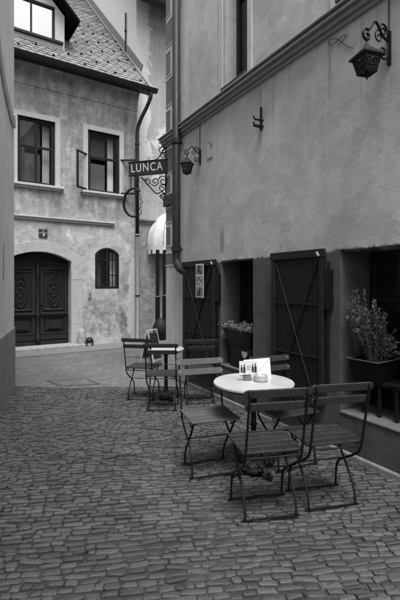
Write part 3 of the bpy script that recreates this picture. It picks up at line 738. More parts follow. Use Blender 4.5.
for k, (px, lab) in enumerate(((157.6, 'slim black awning post with a pale collar, nearer the tiled house'), (164.6, 'slim black awning post with a pale collar, nearer the tavern corner'))):
    Y = 11.25; b = V(((px-200)/415*Y, Y, .0))
    po = thing('awning_post', b, lab, 'post', 'black posts under the domed awning')
    m = MB(); m.tube([b, b+UP*1.17], .062, 14); m.tube([b+UP*1.17, b+UP*2.42], .05, 14); m.lathe(b, [(.11, .02), (.11, .05), (.07, .07)], 16); m.build('post', M['iron'], po, smooth=False)
    m = MB(); m.lathe(b+UP*(1.15+.03*k), [(.066, 0), (.066, .03)], 14); m.build('collar', M['zinc'], po)
b = V((-39.5/415*11.0, 11.0, 0))
pt = thing('black_planter', b, 'rounded black planter standing at the foot of the awning posts', 'planter')
m = MB(); m.lathe(b, [(.14, .0), (.2, .25), (.21, .34), (.16, .47), (.09, .56), (.05, .6)], 18); m.build('body', M['iron_dull'], pt, smooth=True)

# ------------------------------------------------------------------ tavern on the right
tv = thing('tavern_building', W.P(1, 0, 0), 'grey plastered tavern with low shuttered windows along the right side of the street', 'building')
LZ = 1.80
w1 = (1.858, 2.546, .46, LZ); w2 = (-.75, .577, .38, LZ)
u1 = (1.955, 2.49, 3.98, 5.9); u2 = (-.5, .60, 4.0, 5.9)
m = MB()
panel(m, W, -6, 4.243, -.1, 7.2, [w1+(.34,), w2+(.44,), u1+(.26,), u2+(.26,)], .4)
m.quad(W.P(4.243, 0, -.1), W.P(4.243, -6, -.1), W.P(4.243, -6, 7.2), W.P(4.243, 0, 7.2)); m.quad(W.P(-6, 0, -.1), W.P(-6, -6, -.1), W.P(-6, -6, 7.2), W.P(-6, 0, 7.2))
m.quad(W.P(-6, 0, 7.2), W.P(4.243, 0, 7.2), W.P(4.243, -6, 7.2), W.P(-6, -6, 7.2)); m.quad(W.P(-6, -6, -.1), W.P(4.243, -6, -.1), W.P(4.243, -6, 7.2), W.P(-6, -6, 7.2))
m.build('wall', M['tavern'], tv)
m = MB()
for a0, a1 in ((-6, 4.30),):
    m.fbox(W, a0, a1, -.02, .030, 3.745, 3.785); m.fbox(W, a0, a1+.012, -.02, .060, 3.785, 3.83); m.fbox(W, a0, a1+.03, -.02, .095, 3.83, 3.862); m.fbox(W, a0, a1+.03, -.02, .075, 3.862, 3.882); m.fbox(W, a0, a1+.05, -.02, .11, 3.882, 3.905)
m.build('cornice', M['cornice'], tv, bevel=.007)
for i, h in enumerate((u1, u2)):
    w = cross_window(tv, W, h[0], h[1], h[2], h[3], -.2, cols=[(h[0]+h[1])/2], rows=[h[2]+1.2], fw=.06, bar=.05, glass='dark_glass', room=False)
    m = MB(); surround(m, W, h[0], h[1], 3.905, h[3], .085, .015); m.build('surround', M['trim_light'], w, bevel=.004)
    m = MB(); m.fbox(W, h[0]+.004, h[1]-.004, -.26, .05, h[2]-.03, h[2]+.012); m.build('sill', M['band'], w, bevel=.004)
# sills of the low windows (worn cement)
m = MB(); m.fbox(W, w1[0]+.003, w1[1]-.003, -.34, .012, w1[2]-.02, w1[2]+.012); m.build('window_sill', M['sill'], tv, bevel=.01)
m = MB(); m.fbox(W, w2[0]+.003, w2[1]-.003, -.44, .012, w2[2]-.02, w2[2]+.010); m.build('window_sill', M['sill'], tv, bevel=.012)
cross_window(tv, W, w1[0], w1[1], w1[2]+.012, LZ, -.29, cols=[w1[0]+.23, w1[0]+.46], rows=[.95, 1.38], fw=.06, bar=.04, glass='dark_glass', room=False)
cross_window(tv, W, w2[0], w2[1], w2[2]+.01, LZ, -.38, cols=[-.42, -.09, .24], rows=[.9, 1.36], fw=.07, bar=.05, glass='dark_glass', room=False)
# quoins
def zq(y): return 1.5+(284-y)/415*6.85
for i, (zc, hgt, wd, lab) in enumerate(((6.55, .34, .30, 0), (6.06, .34, .16, 0), (5.58, .36, .30, 0), (5.09, .34, .16, 0), (4.62, .38, .30, 0), (4.15, .30, .16, 0), (3.5, .36, .30, 0), (3.12, .26, .16, 0), (2.62, .2, .30, 0), (2.27, .28, .16, 0), (1.90, .16, .28, 0))):
    m = MB(); e = 4.235
    m.fbox(W, e-wd, e, -.02, .006, zc-hgt/2, zc+hgt/2); m.build('quoin', M['quoin'], tv, bevel=.002)
    m = MB(); b_ = .02
    m.fbox(W, e-wd-b_-.02, e+.012, -.02, .012, zc+hgt/2+.01, zc+hgt/2+.01+b_); m.fbox(W, e-wd-b_-.02, e+.012, -.02, .012, zc-hgt/2-.01-b_, zc-hgt/2-.01); m.fbox(W, e-wd-.02-b_, e-wd-.02, -.02, .012, zc-hgt/2-.01, zc+hgt/2+.01)
    m.build('quoin_border', M['trim_light'], tv, bevel=.002)
m = MB(); m.fbox(W, 3.74, 4.26, -.02, .05, 2.77, 2.93); tag(m.build('wall_band', M['band'], tv, bevel=.006), 'dark band between the corner and the downpipe')
# downpipe
t_ = 3.655
path = [W.P(t_, .10, 7.1), W.P(t_, .10, 2.10)]+bez([W.P(t_, .10, 1.98), W.P(t_, .10, 1.87), W.P(t_-.06, .095, 1.77), W.P(t_-.17, .08, 1.70), W.P(t_-.26, .03, 1.68), W.P(t_-.3, -.03, 1.68)], 5)
m = MB(); m.tube(path, .062, 14); dp = m.build('downpipe', M['pipe'], tv, smooth=True)
for z in (5.9, 3.66, 2.03):
    m = MB(); m.lathe(W.P(t_, .10, z), [(.077, -.035), (.077, .035)], 16); m.tube([W.P(t_, .1, z), W.P(t_, -.01, z)], .014, 6); m.build('pipe_collar', M['pipe'], dp)
# shutters folded back against the wall
def shutter(a0, a1, hinge_near, tilt, lab):
    z0, z1 = .37, 1.815
    if hinge_near: h = W.P(a0, .03, 0); dv = (W.a*math.cos(tilt)+W.n*math.sin(tilt))
    else: h = W.P(a1, .03, 0); dv = (-W.a*math.cos(tilt)+W.n*math.sin(tilt))
    wd = a1-a0; nv = dv.cross(UP); 
    if nv.dot(W.n) < 0: nv = -nv
    m = MB(); nb_ = 5
    for k in range(nb_): m.box(h+dv*(wd*(k+.5)/nb_)+UP*(z0+z1)/2, (wd/nb_-.004, .028, z1-z0), dv, nv, UP)
    sh = tag(m.build('shutter', M['shutter'], tv, bevel=.003), lab)
    m = MB(); c = h+nv*.022
    m.box(c+dv*wd/2+UP*(z1-.03), (wd+.03, .03, .075), dv, nv, UP); m.box(c+dv*.022+UP*(z0+z1)/2, (.05, .02, z1-z0-.12), dv, nv, UP); m.box(c+dv*(wd-.022)+UP*(z0+z1)/2, (.05, .02, z1-z0-.12), dv, nv, UP); m.box(c+dv*wd/2+UP*(z0+.03), (wd, .024, .06), dv, nv, UP)
    m.build('shutter_frame', M['shutter_frame'], sh, bevel=.004)
    for z in (.82, 1.31):
        m = MB(); m.box(c+dv*wd/2+UP*z, (wd-.09, .010, .014), dv, nv, UP); m.build('rail', M['iron_dull'], sh)
    # X brace of thin iron straps, one coloured paler to stand for a highlight
    e0, e1 = (wd-.06, .06) if hinge_near else (.06, wd-.06)
    p1 = [c+dv*e0+UP*1.72+nv*.004, c+dv*(e1+(e0-e1)*.08)+UP*.42+nv*.004]; p2 = [c+dv*e1+UP*1.72+nv*.001, c+dv*(e0-(e0-e1)*.08)+UP*.42+nv*.001]
    m = MB(); m.tube(p2, .008, 6); m.build('brace', M['iron'], sh)
    m = MB(); m.tube(p1, .0035, 6); tag(m.build('brace', M['wire'], sh), 'thin diagonal brace, its edge highlight painted as a paler tone')
    m = MB(); lt = dv*(.05 if hinge_near else wd-.05); m.box(c+lt+UP*1.775+nv*.02, (.018, .012, .045), (dv*.8+UP*-.6).normalized(), nv, (UP*.8+dv*.6).normalized()); m.build('latch', M['paper_grey'], sh)
    # strap hinges at the jamb
    m = MB(); jp = h-dv*.04
    m.box(jp+UP*1.45+nv*.0, (.075, .05, .36), dv, nv, UP); m.tube([jp+UP*.6, jp+UP*1.7], .014, 8)
    m.build('hinge', M['iron'], sh)
    return h, dv, nv, wd, sh
sA = shutter(2.62, 3.44, True, R(3), 'dark boarded shutter with a poster on it')
sB = shutter(.73, 1.425, True, R(2), 'dark boarded shutter between the two low windows')
# little wall fittings
m = MB(); pz = W.P(1.69, 0, 3.33)
m.box(W.P(1.67, .03, 3.33), (.022, .02, .26), W.a, W.n, UP)
for z in (3.255, 3.32): m.tube([W.P(1.67, .0, z), W.P(1.69, .10, z), W.P(1.70, .11, z+.035)], .012, 6)
m.box(W.P(1.68, .06, 3.245), (.03, .13, .02), W.a, W.n, UP)
m.build('shutter_pintle', M['iron'], tv, bevel=.002)
m = MB()
m.tube(bez([W.P(.42, .012, 3.50), W.P(.50, .012, 3.56), W.P(.56, .014, 3.63), W.P(.62, .012, 3.685), W.P(.685, .012, 3.71), W.P(.70, .012, 3.675), W.P(.64, .016, 3.645), W.P(.55, .012, 3.665), W.P(.50, .012, 3.655), W.P(.53, .02, 3.62), W.P(.60, .012, 3.61)], 7), .0032, 5)
m.build('loose_cable', M['wire'], tv)
m = MB(); m.tube([W.P(.086, .012, 3.74), W.P(.086, .012, 3.46)], .006, 6); m.tube([W.P(3.085, .012, 3.74), W.P(3.085, .012, 3.39)], .006, 6); m.build('conduit', M['wire'], tv)
m = MB(); 
m.fbox(W, 2.88, 2.90, 0, .01, 3.2, 3.45); m.fbox(W, 2.74, 2.76, 0, .01, 3.2, 3.45); m.fbox(W, 2.76, 2.88, 0, .007, 3.43, 3.45); m.fbox(W, 2.76, 2.88, 0, .012, 3.2, 3.235); m.fbox(W, 2.755, 2.80, 0, .02, 3.38, 3.42)
m.build('junction_frame', M['box'], tv)
m = MB()
g0 = lambda x, z: W.P(3.56-x, .003, 1.58+z)
m.tube(bez([g0(0, .05), g0(.04, .09), g0(.07, .03), g0(.03, -.05), g0(-.02, 0), g0(.02, .04), g0(.06, 0), g0(.03, -.09), g0(.05, -.12)], 5), .0045, 5); m.build('scribble', M['ink_grey'], tv)
# worn foot of the wall
m = MB(); m.fbox(W, -6, 4.25, -.05, .02, -.1, .05); m.build('plinth', M['plinth'], tv, bevel=.015)

# poster on the far shutter
h, dv, nv, wd, sh = sA
pc = h+dv*(wd*.40)+nv*.046+UP*1.545
po = thing('poster', pc, 'narrow white poster with three dark photographs on the far shutter', 'poster')
m = MB(); m.box(pc, (.20, .003, .46), dv, nv, UP); m.build('sheet', M['paper'], po)
for k in range(3):
    m = MB(); zc = .15-.15*k
    m.box(pc+nv*.003+UP*zc, (.165, .003, .125), dv, nv, UP)
    ph = m.build('photograph', M['ink_grey'], po)
    m = MB()
    for q in range(5): m.box(pc+nv*.0055+UP*(zc+random.uniform(-.045, .045))+dv*random.uniform(-.045, .045), (random.uniform(.02, .05), .002, random.uniform(.02, .05)), dv, nv, UP)
    m.build('photo_detail', M['paper_grey' if k == 1 else 'ink'], ph)

# ------------------------------------------------------------------ lanterns
def lantern(name, c, fr, t_plate, z_plate, hgt, wd, ph, lab, sides=4, rot=R(30)):
    """c: point where the lantern hangs (top ring); cage of iron with dusty panes, on a scrolled wall bracket"""
    root = thing(name, fr.P(t_plate, 0, z_plate), lab, 'lantern', 'wrought iron wall lanterns on the tavern')
    plate = MB(); plate.box(fr.P(t_plate, .010, z_plate), (.03, .02, ph), fr.a, fr.n, UP); pl = plate.build('wall_plate', M['iron'], root, bevel=.003)
    base = fr.P(t_plate, .02, z_plate+.05*ph/.26); out = (c-base); out.z = 0; dist = out.length; o = out.normalized(); k = ph/.26
    m = MB(); top = c+UP*.10*k
    hk = c+UP*.045*k
    arm = bez([base, base+o*dist*.25+UP*.02*k, base+o*dist*.6+UP*.10*k, base+o*(dist-.02*k)+UP*(top.z-base.z+.02*k)], 8)+spiral(c+UP*.075*k, o, UP, .05*k, .018*k, math.pi*.55, -1.0, 20)[1:]
    m.tube(arm, .010*k, 8)
    for sg in (1, -1):
        cc = base+o*.065*k+UP*(sg*.085*k-.02*k)
        m.tube([base+o*.005]+spiral(cc, o, UP*sg, .055*k, .012*k, math.pi*1.05, -1.5, 28), .0075*k, 7)
    m.tube(spiral(base+o*dist*.45-UP*.0*k, o, UP, .05*k, .01*k, math.pi*.5, -1.3, 24), .006*k, 6)
    m.tube([hk+UP*.02*k, c-UP*.01], .006*k, 6)
    m.build('bracket', M['iron'], root, smooth=True)
    # roof
    rr = wd*.70; ap = c; rz = hgt*.40; bw = wd*.52; bb = wd*.36
    ring = lambda r, z: [c+V((math.cos(rot+2*math.pi*i/sides)*r, math.sin(rot+2*math.pi*i/sides)*r, -z)) for i in range(sides)]
    m = MB(); a = ring(.02*k, .005); b = ring(rr, rz); b2 = ring(rr, rz+.012*k)
    m.add(a+b+b2, [tuple(range(sides))]+[(i, (i+1) % sides, sides+(i+1) % sides, sides+i) for i in range(sides)]+[(sides+i, sides+(i+1) % sides, 2*sides+(i+1) % sides, 2*sides+i) for i in range(sides)]+[tuple(range(2*sides, 3*sides))])
    m.lathe(c, [(.028*k, -.02*k), (.018*k, 0), (.012*k, .015*k), (.006*k, .03*k)], 10)
    m.build('lantern_roof', M['iron_dull'], root)
    t = ring(bw, rz+.012*k); q = ring(bb, hgt*.93); q2 = ring(bb, hgt)
    m = MB()
    for i in range(sides):
        j_ = (i+1) % sides
        m.tube([t[i], q[i], q2[i]], .009*k, 6); m.tube([t[i], t[j_]], .010*k, 6); m.tube([q[i], q[j_]], .009*k, 6); m.tube([q2[i], q2[j_]], .008*k, 6)
        lo = t[i].lerp(q[i], .72); lo2 = t[j_].lerp(q[j_], .72); m.tube([lo, lo2], .006*k, 6)
        for f_ in (.25, .5, .75):
            e = q[i].lerp(q[j_], f_); m.tube([e, lo.lerp(lo2, f_)], .005*k, 5)
        # curled lattice in the panes
        mid = t[i].lerp(q[i], .36).lerp(t[j_].lerp(q[j_], .36), .5); X = (t[j_]-t[i]).normalized(); Yv = (t[i]-q[i]).normalized()
        for sx in (-1, 1):
            m.tube(spiral(mid+X*sx*wd*.14, X*sx, Yv, wd*.13, wd*.03, math.pi, 1.2, 18), .0045*k, 5)
    m.add(ring(bb, hgt*.99)+[c-UP*hgt*1.0], [tuple(range(sides))])
    m.tube([c-UP*hgt, c-UP*(hgt+.05*k)], [.014*k, .004*k], 8)
    m.build('cage', M['iron'], root, smooth=False)
    m = MB()
    for i in range(sides):
        j_ = (i+1) % sides; ins = lambda p_: p_+(c-UP*(c.z-p_.z)-p_)*.06
        m.quad(ins(t[i]), ins(t[j_]), ins(q[j_]), ins(q[i]))
    m.build('glass_panes', M['frosted'], root)
    return root
bl = W.P(.086, .285, 3.30); 
lantern('wall_lantern', V((.402*3.09, 3.09, 1.5+(284-45.5)/415*3.09)), W, .086, 3.335, .205, .185, .26, 'large black iron lantern hanging from a scrolled bracket at upper right', sides=4, rot=R(62))
lantern('wall_lantern', V(((187-200)/415*5.73, 5.73, 1.5+(284-157)/415*5.73)), W, 3.08, 3.29, .225, .16, .21, 'small black iron lantern on a bracket beside the dark downpipe', sides=4, rot=R(20))

# ------------------------------------------------------------------ hanging sign
sc_ = W.P(4.21, .04, 2.9)
sp = thing('hanging_sign', V((-.56, 6.82, 2.95)), 'black iron hanging sign reading LUNCA with a crescent moon below', 'sign')
A = V((-.525, 6.80, 0)); B = V((-1.185, 6.92, 0)); sd = (A-B).normalized(); sn = V((sd.y, -sd.x, 0)); ln = (A-B).length; mid = (A+B)/2
zt0, zt1 = 1.5+(284-175.5)/415*6.92, 1.5+(284-162)/415*6.92
rise = V((0, 0, 1)); tilt = .035; sx = (sd+UP*tilt).normalized(); sz = (UP-sd*tilt).normalized()
cs = mid+UP*(zt0+zt1)/2
m = MB(); m.box(cs, (ln, .03, zt1-zt0), sx, sn, sz); bd = m.build('sign_board', M['signboard'], sp, bevel=.004)
m = MB()
for sg in (-1, 1): m.box(cs+sz*sg*(zt1-zt0)/2, (ln+.02, .045, .012), sx, sn, sz)
m.build('board_edge', M['iron'], bd, bevel=.002)
fc = bpy.data.curves.new('lettering', 'FONT'); fc.body = 'LUNCA'; fc.size = .155; fc.extrude = .003; fc.align_x = 'CENTER'; fc.align_y = 'CENTER'; fc.space_character = 1.22; fc.offset = .0005
fo = bpy.data.objects.new('lettering_curve', fc); COL.objects.link(fo); bpy.context.view_layer.update()
me = bpy.data.meshes.new_from_object(fo.evaluated_get(bpy.context.evaluated_depsgraph_get())); bpy.data.objects.remove(fo)
me.name = 'lettering'
xs = [v.co.x for v in me.vertices]; wsc = (ln*.80)/(max(xs)-min(xs)); cx_ = (max(xs)+min(xs))/2
rotm = Matrix((sx, sz, sn)).transposed().to_4x4()
for v in me.vertices:
    q = cs+sx*(((v.co.x-cx_)*wsc)-.02)+sz*v.co.y*1.25+sn*(.017+v.co.z); v.co = q-BASE[sp.name]
me.materials.clear(); me.materials.append(M['letter'])
lo = bpy.data.objects.new('lettering', me); COL.objects.link(lo); lo.parent = bd
# iron upright on the wall, scrolls
m = MB()
up_ = V((-.545, 6.86, 0)) + V((-.02, -.02, 0))
m.tube([up_+UP*2.86, up_+UP*3.82], .012, 8)
for z, r_, sg in ((3.72, .07, 1), (3.62, .055, -1), (3.08, .07, -1), (2.96, .05, 1)): m.tube(spiral(up_+UP*z-sd*r_*.8, -sd, UP*sg, r_, .015, math.pi, 1.4), .009, 6)
yb = zt0-.01
for x0, r_, sg in ((-.06, .09, 1), (-.2, .075, -1), (-.33, .06, 1)):
    m.tube(spiral(A+sd*(x0-.02)+UP*(yb-.11), -sd, UP*sg, r_, .018, .4, 1.35), .009, 6)
m.tube(bez([up_+UP*2.9, up_-sd*.05+UP*3.02, up_-sd*.16+UP*3.0, up_-sd*.28+UP*3.12, up_-sd*.42+UP*(yb-.02)], 8), .011, 7)
m.tube(bez([up_+UP*3.0, up_-sd*.10+UP*2.95, up_-sd*.02+UP*2.86, up_+sd*.0+UP*2.8], 6), .009, 6)
m.tube([up_+UP*3.5, cs+sx*ln*.5+sz*.1], .012, 6); m.tube([up_+UP*3.3, cs+sx*ln*.5-sz*.09], .012, 6)
m.tube(bez([up_+UP*3.78, up_-sd*.05+UP*3.70, up_-sd*.13+UP*(zt1+.05), up_-sd*.2+UP*(zt1+.01)], 6), .009, 6)
m.box(up_+UP*2.9, (.05, .05, .12), sd, sn, UP)
m.build('scroll_bracket', M['iron'], sp, smooth=True)
# chain + crescent
ch0 = cs-sx*ln*.46-sz*(zt1-zt0)/2
m = MB()
for k in range(7):
    cc = ch0-UP*(.03+.028*k); Xv = sd if k % 2 else sn
    m.tube([cc+Xv*.010*math.cos(t*math.pi/5)+UP*.02*math.sin(t*math.pi/5) for t in range(11)], .004, 5)
m.build('chain', M['iron'], sp)
cc = V((134.2-200, 0, 0))/415*6.9; cc = V((cc.x, 6.905, 1.5+(284-202.5)/415*6.9))
m = MB(); r0 = .235; pts = []; rad = []
for i in range(31):
    a = math.pi*.30+math.pi*1.42*i/30; pts.append(cc+sd*math.cos(a)*r0*.78+UP*math.sin(a)*r0); rad.append(.005+.020*math.sin(math.pi*i/30)**.8)
m.tube(pts, rad, 8)
m.tube(bez([pts[0], cc+sd*.08+UP*.16, cc+sd*.125+UP*.08, cc+sd*.10+UP*.05, cc+sd*.15+UP*0, cc+sd*.10-UP*.03, cc+sd*.125-UP*.07, cc+sd*.09-UP*.10, cc+sd*.12-UP*.14, pts[-1]], 5), .006, 6)
m.tube([ch0-UP*.2, pts[6]], .006, 6)
tag(m.build('crescent_moon', M['iron'], sp, smooth=True), 'iron crescent moon with a thin face profile')

# ------------------------------------------------------------------ small things by the low house
b = F.P(-.12, .07, 0)
gs = thing('guard_stone', b, 'pale worn guard stone beside the arched door', 'stone')
m = MB(); m.lathe(b, [(.12, .0), (.115, .1), (.11, .2), (.10, .28), (.09, .35), (.07, .40), (.04, .43)], 9, jitter=.12); m.build('stone', M['sill2'], gs, smooth=True)
b = F.P(.02, .2, .022)
bs = thing('boot_scraper', b, 'small dark iron boot scraper at the foot of the stained wall', 'boot scraper')
m = MB(); m.tube(bez([b-F.a*.07, b-F.a*.075+UP*.12, b-F.a*.03+UP*.19, b+F.a*.03+UP*.19, b+F.a*.075+UP*.12, b+F.a*.07], 6), .02, 8); m.box(b+UP*.11, (.13, .02, .09), F.a, F.n, UP); m.build('scraper', M['iron_dull'], bs)
b = F.P(.085, .0, 1.28)
ic = thing('intercom', b, 'narrow pale intercom box on the wall beside the arched door', 'intercom')
m = MB(); m.box(F.P(.085, .02, 1.28), (.085, .04, .24), F.a, F.n, UP); m.build('case', M['box'], ic, bevel=.006)
m = MB(); m.box(F.P(.085, .042, 1.24), (.05, .006, .10), F.a, F.n, UP); m.build('button_panel', M['ink_grey'], ic)
b = F.P(-1.0, .0, 2.62)
hp = thing('wall_plaque', b, 'small dark square plaque with a pale cross above the arched door', 'plaque')
m = MB(); m.box(F.P(-1.0, .012, 2.66), (.19, .024, .19), F.a, F.n, UP); m.build('plate', M['ink'], hp, bevel=.003)
m = MB(); m.box(F.P(-1.0, .027, 2.66), (.012, .006, .17), F.a, F.n, UP); m.box(F.P(-1.0, .027, 2.665), (.17, .0055, .012), F.a, F.n, UP); m.box(F.P(-.985, .029, 2.625), (.035, .006, .05), F.a, F.n, UP); m.build('emblem', M['paper_grey'], hp)
# A-frame board
b = V((-.885, 7.6, 0)); X = V((.52, .85, 0)).normalized(); N = V((.85, -.52, 0)).normalized()
ab = thing('menu_board', b, 'folding black A frame menu board with white edges behind the far chairs', 'board')
for sg in (1, -1):
    Z = (UP*.97-N*sg*.24).normalized(); c0 = b+N*sg*.17; NN = Z.cross(X)
    m = MB(); m.box(c0+Z*.38, (.24, .012, .46), X, NN, Z); bo = m.build('panel', M['board'], ab)
    m = MB()
    for q in (-1, 1): m.box(c0+X*q*.13+Z*.345, (.022, .02, .69), X, NN, Z)
    m.box(c0+Z*.675, (.238, .02, .022), X, NN, Z); m.box(c0+Z*.13, (.238, .02, .022), X, NN, Z)
    m.build('panel_frame', M['white'], bo)

# ------------------------------------------------------------------ chairs
def chair(name, slat):
    root = thing(name, (0, 0, 0), 'x', 'chair')
    P1 = [(-.285, .865), (-.235, .66), (-.195, .47), (-.178, .41), (-.145, .36), (-.08, .315), (0, .268), (.08, .22), (.118, .17), (.132, .10), (.137, .012)]
    P2 = [(.135, .432), (.105, .39), (.055, .325), (0, .262), (-.055, .20), (-.10, .14), (-.128, .07), (-.135, .012)]
    for sg in (1, -1):
        m = MB(); m.tube(bez([(x, sg*.186, z) for x, z in P1], 4), .0085, 8); m.build('leg', M['iron'], root, smooth=True, local=True)
        m = MB(); m.tube(bez([(x, sg*.172, z) for x, z in P2], 4), .0085, 8); m.build('leg', M['iron'], root, smooth=True, local=True)
    m = MB()
    for k in range(5):
        x = -.150+.075*k
        m.box((x, 0, .447), (.058, .405, .017))
    m.build('seat', M[slat], root, bevel=.005, local=True)
    m = MB()
    for sg in (1, -1):
        m.box((-.005, sg*.165, .434), (.345, .022, .008))
        m.tube([(.13, sg*.172, .425), (.055, sg*.172, .375), (.03, sg*.172, .40)], .005, 6)
    m.tube([(-.178, -.186, .415), (-.178, .186, .415)], .006, 6)
    m.build('seat_frame', M['iron'], root, local=True)
    for z, x in ((.836, -.278), (.752, -.258)):
        m = MB(); X = V((.97, 0, .24)).normalized(); Z = V((-.24, 0, .97)).normalized(); c0 = V((x+.018, 0, z)); hl, hh = .222 if z > .8 else .21, .026
        poly = [(-hl+.018, -hh), (hl-.018, -hh), (hl-.004, -hh*.55), (hl, 0), (hl-.004, hh*.55), (hl-.018, hh), (-hl+.018, hh), (-hl+.004, hh*.55), (-hl, 0), (-hl+.004, -hh*.55)]
        m.prism([c0+V((0, a, 0))+Z*b-X*.007 for a, b in poly], X*.014)
        bs_ = m.build('back_slat', M[slat], root, bevel=.003, local=True)
        m = MB()
        for sg in (1, -1): m.lathe(c0+V((0, sg*.186, 0))+X*.007, [(.009, 0), (.007, .004), (.001, .006)], 8, V((0, 1, 0)), Z, X)
        m.build('rivet', M['zinc'], bs_, local=True)
    m = MB(); m.tube([(-.221, -.186, .60), (-.221, .186, .60)], .004, 6); m.build('stretcher', M['iron'], root, local=True)
    m = MB(); m.tube([(0, -.186, .268), (0, .186, .268)], .005, 6); m.build('stretcher', M['iron'], root, local=True)
    for x in (.137, -.135):
        m = MB(); w_ = .186 if x > 0 else .172
        m.box((x, 0, .0085), (.016, w_*2+.05, .006)); m.build('floor_bar', M['iron'], root, local=True)
    return root
dark = chair('folding_chair', 'slat'); grey = chair('folding_chair', 'slat_grey')
used = set()
def put(src, x, y, fx, fy, sc, lab, grp):
    o = src if src.name not in used else copy_tree(src)
    used.add(src.name)
    o.location = (x, y, .004); o.rotation_euler = (0, 0, math.atan2(fy, fx)); o.scale = (sc, sc, sc)
    o['label'] = lab; o['group'] = grp
    return o
G1, G2 = 'folding chairs around the near table', 'folding chairs around the far table'
put(dark, .425, 2.77, -.2, .98, 1.0, 'dark slatted folding chair nearest the camera, its back overlapping the round table top', G1)
put(dark, .855, 2.905, -.22, .975, 1.0, 'slatted folding chair beside the wall at front right, under the leafy shrub', G1)
put(grey, .075, 3.36, .30, -.954, .985, 'weathered grey folding chair left of the near round table', G1)
put(dark, .735, 3.50, .42, -.907, .985, 'folding chair tucked behind the near table, partly hidden by the menu card', G1)
put(dark, -.45, 5.02, .02, 1., .94, 'dark folding chair seen from behind in front of the far table', G2)
put(dark, -.745, 5.47, .2, .98, .94, 'folding chair at the left end of the far group, nearest the arched door', G2)
put(dark, -.01, 5.30, -.12, .99, .95, 'dark folding chair right of the far table, below the poster shutter', G2)

# ------------------------------------------------------------------ tables
def table(x, y, rad, hgt, lab, br):
    b = V((x, y, .002)); r = thing('bistro_table', b, lab, 'table', 'round bistro tables')
    m = MB(); m.lathe(b, [(rad-.004, hgt-.024), (rad, hgt-.018), (rad, hgt-.006), (rad-.005, hgt)], 64); m.build('table_top', M['marble'], r, smooth=False, bevel=0)
    m = MB(); m.lathe(b, [(rad-.04, hgt-.044), (rad-.03, hgt-.0245)], 40); m.build('rim', M['iron'], r)
    m = MB(); m.lathe(b, [(.05, .06), (.034, .10), (.024, .16), (.022, hgt*.5), (.030, hgt*.52), (.022, hgt*.55), (.022, hgt-.1), (.06, hgt-.05), (.09, hgt-.044)], 16); m.build('column', M['iron'], r, smooth=True)
    m = MB(); rnd = random.Random(4)
    m.lathe(b, [(br*.55, .012), (br*.5, .04), (.07, .075), (.04, .09)], 24)
    for k in range(4):
        a = k*math.pi/2+.55; d = V((math.cos(a), math.sin(a), 0))
        m.tube(bez([b+UP*.075, b+d*br*.4+UP*.075, b+d*br*.8+UP*.04, b+d*br+UP*.018], 6), [.022]*6+[.018]*6+[.014]*6+[.014], 8)
        m.tube(spiral(b+d*br*1.0+UP*.032, d, UP, .03, .01, -1.6, 1.1, 14), .011, 6)
        for s_ in (.35, .6, .85):
            for sg in (-1, 1): m.lathe(b+d*br*s_+V((-d.y, d.x, 0))*sg*.03+UP*(.075-.05*s_), [(.016, 0), (.013, .010), (.006, .015)], 8, jitter=.2)
    m.build('base', M['iron_dull'], r, smooth=True)
    return b
TB = table(.43, 3.33, .322, .718, 'round pale topped bistro table on a black column, nearest the camera', .19)
table(-.444, 5.42, .235, .66, 'smaller round bistro table among the far chairs', .165)
# items on the near table
tz = .7205
b = V((.487, 3.33, tz)); o = thing('ashtray', b, 'round grey ceramic ashtray on the near table', 'ashtray')
m = MB(); m.lathe(b, [(.050, .0), (.055, .006), (.056, .03), (.054, .034), (.056, .038), (.056, .052), (.052, .055), (.048, .05), (.046, .02), (.001, .018)], 28); m.build('bowl', M['ceramic'], o, smooth=True)
b = V((.384, 3.365, tz)); o = thing('card_holder', b, 'small grey block holding the wine card upright on the table', 'holder')
m = MB(); m.box(b+UP*.022, (.06, .045, .044)); m.build('block', M['quoin'], o, bevel=.006)
X = V((.985, .17, 0)).normalized(); N = V((.17, -.985, 0)).normalized(); Z = (UP-N*.06).normalized()
b = V((.392, 3.342, tz)); o = thing('wine_card', b, 'small white card printed with dark wine bottles', 'card')
c0 = b+UP*.105-N*.004
m = MB(); m.box(c0, (.152, .003, .108), X, N, Z); m.build('sheet', M['paper'], o)
def bottle(x, sc, z):
    m = MB()
    q = [(-.009, -.03), (.009, -.03), (.009, .008), (.004, .018), (.004, .034), (-.004, .034), (-.004, .018), (-.009, .008)]
    m.prism([c0+X*(x+a*sc)+Z*(z+bq*sc)+N*.0016 for a, bq in q], N*.0012); m.build('bottle_print', M['ink'], o)
bottle(-.058, .95, -.008); bottle(-.036, 1.1, -.008); bottle(.034, 1.0, -.006); bottle(.057, 1.15, -.006)
m = MB()
for k, w_ in enumerate((.035, .028, .032)): m.box(c0+N*.002-X*.001+Z*(.012-.013*k), (w_, .0015, .004), X, N, Z)
m.build('text_lines', M['ink_grey'], o)
b = V((.47, 3.49, tz)); o = thing('folded_menu', b, 'larger white folded menu standing behind the wine card', 'menu')
X2 = V((.99, .12, 0)).normalized(); N2 = V((.12, -.99, 0)).normalized()
for sg in (1, -1):
    Z2 = (UP-N2*sg*.32).normalized(); bb = b+N2*sg*.052
    m = MB(); m.prism([bb-X2*.118, bb+X2*.118, bb+X2*.118+Z2*.165, bb-X2*.105+Z2*.150], N2*.002*sg); sh_ = m.build('leaf', M['paper'], o)
    if sg == 1:
        m = MB(); m.tube([bb+X2*.01+Z2*.05+N2*.0025, bb+X2*.112+Z2*.158+N2*.0025], .0012, 4); m.box(bb-X2*.05+Z2*.125+N2*.0035, (.06, .0015, .005), X2, N2, Z2); m.build('print', M['ink_grey'], sh_)

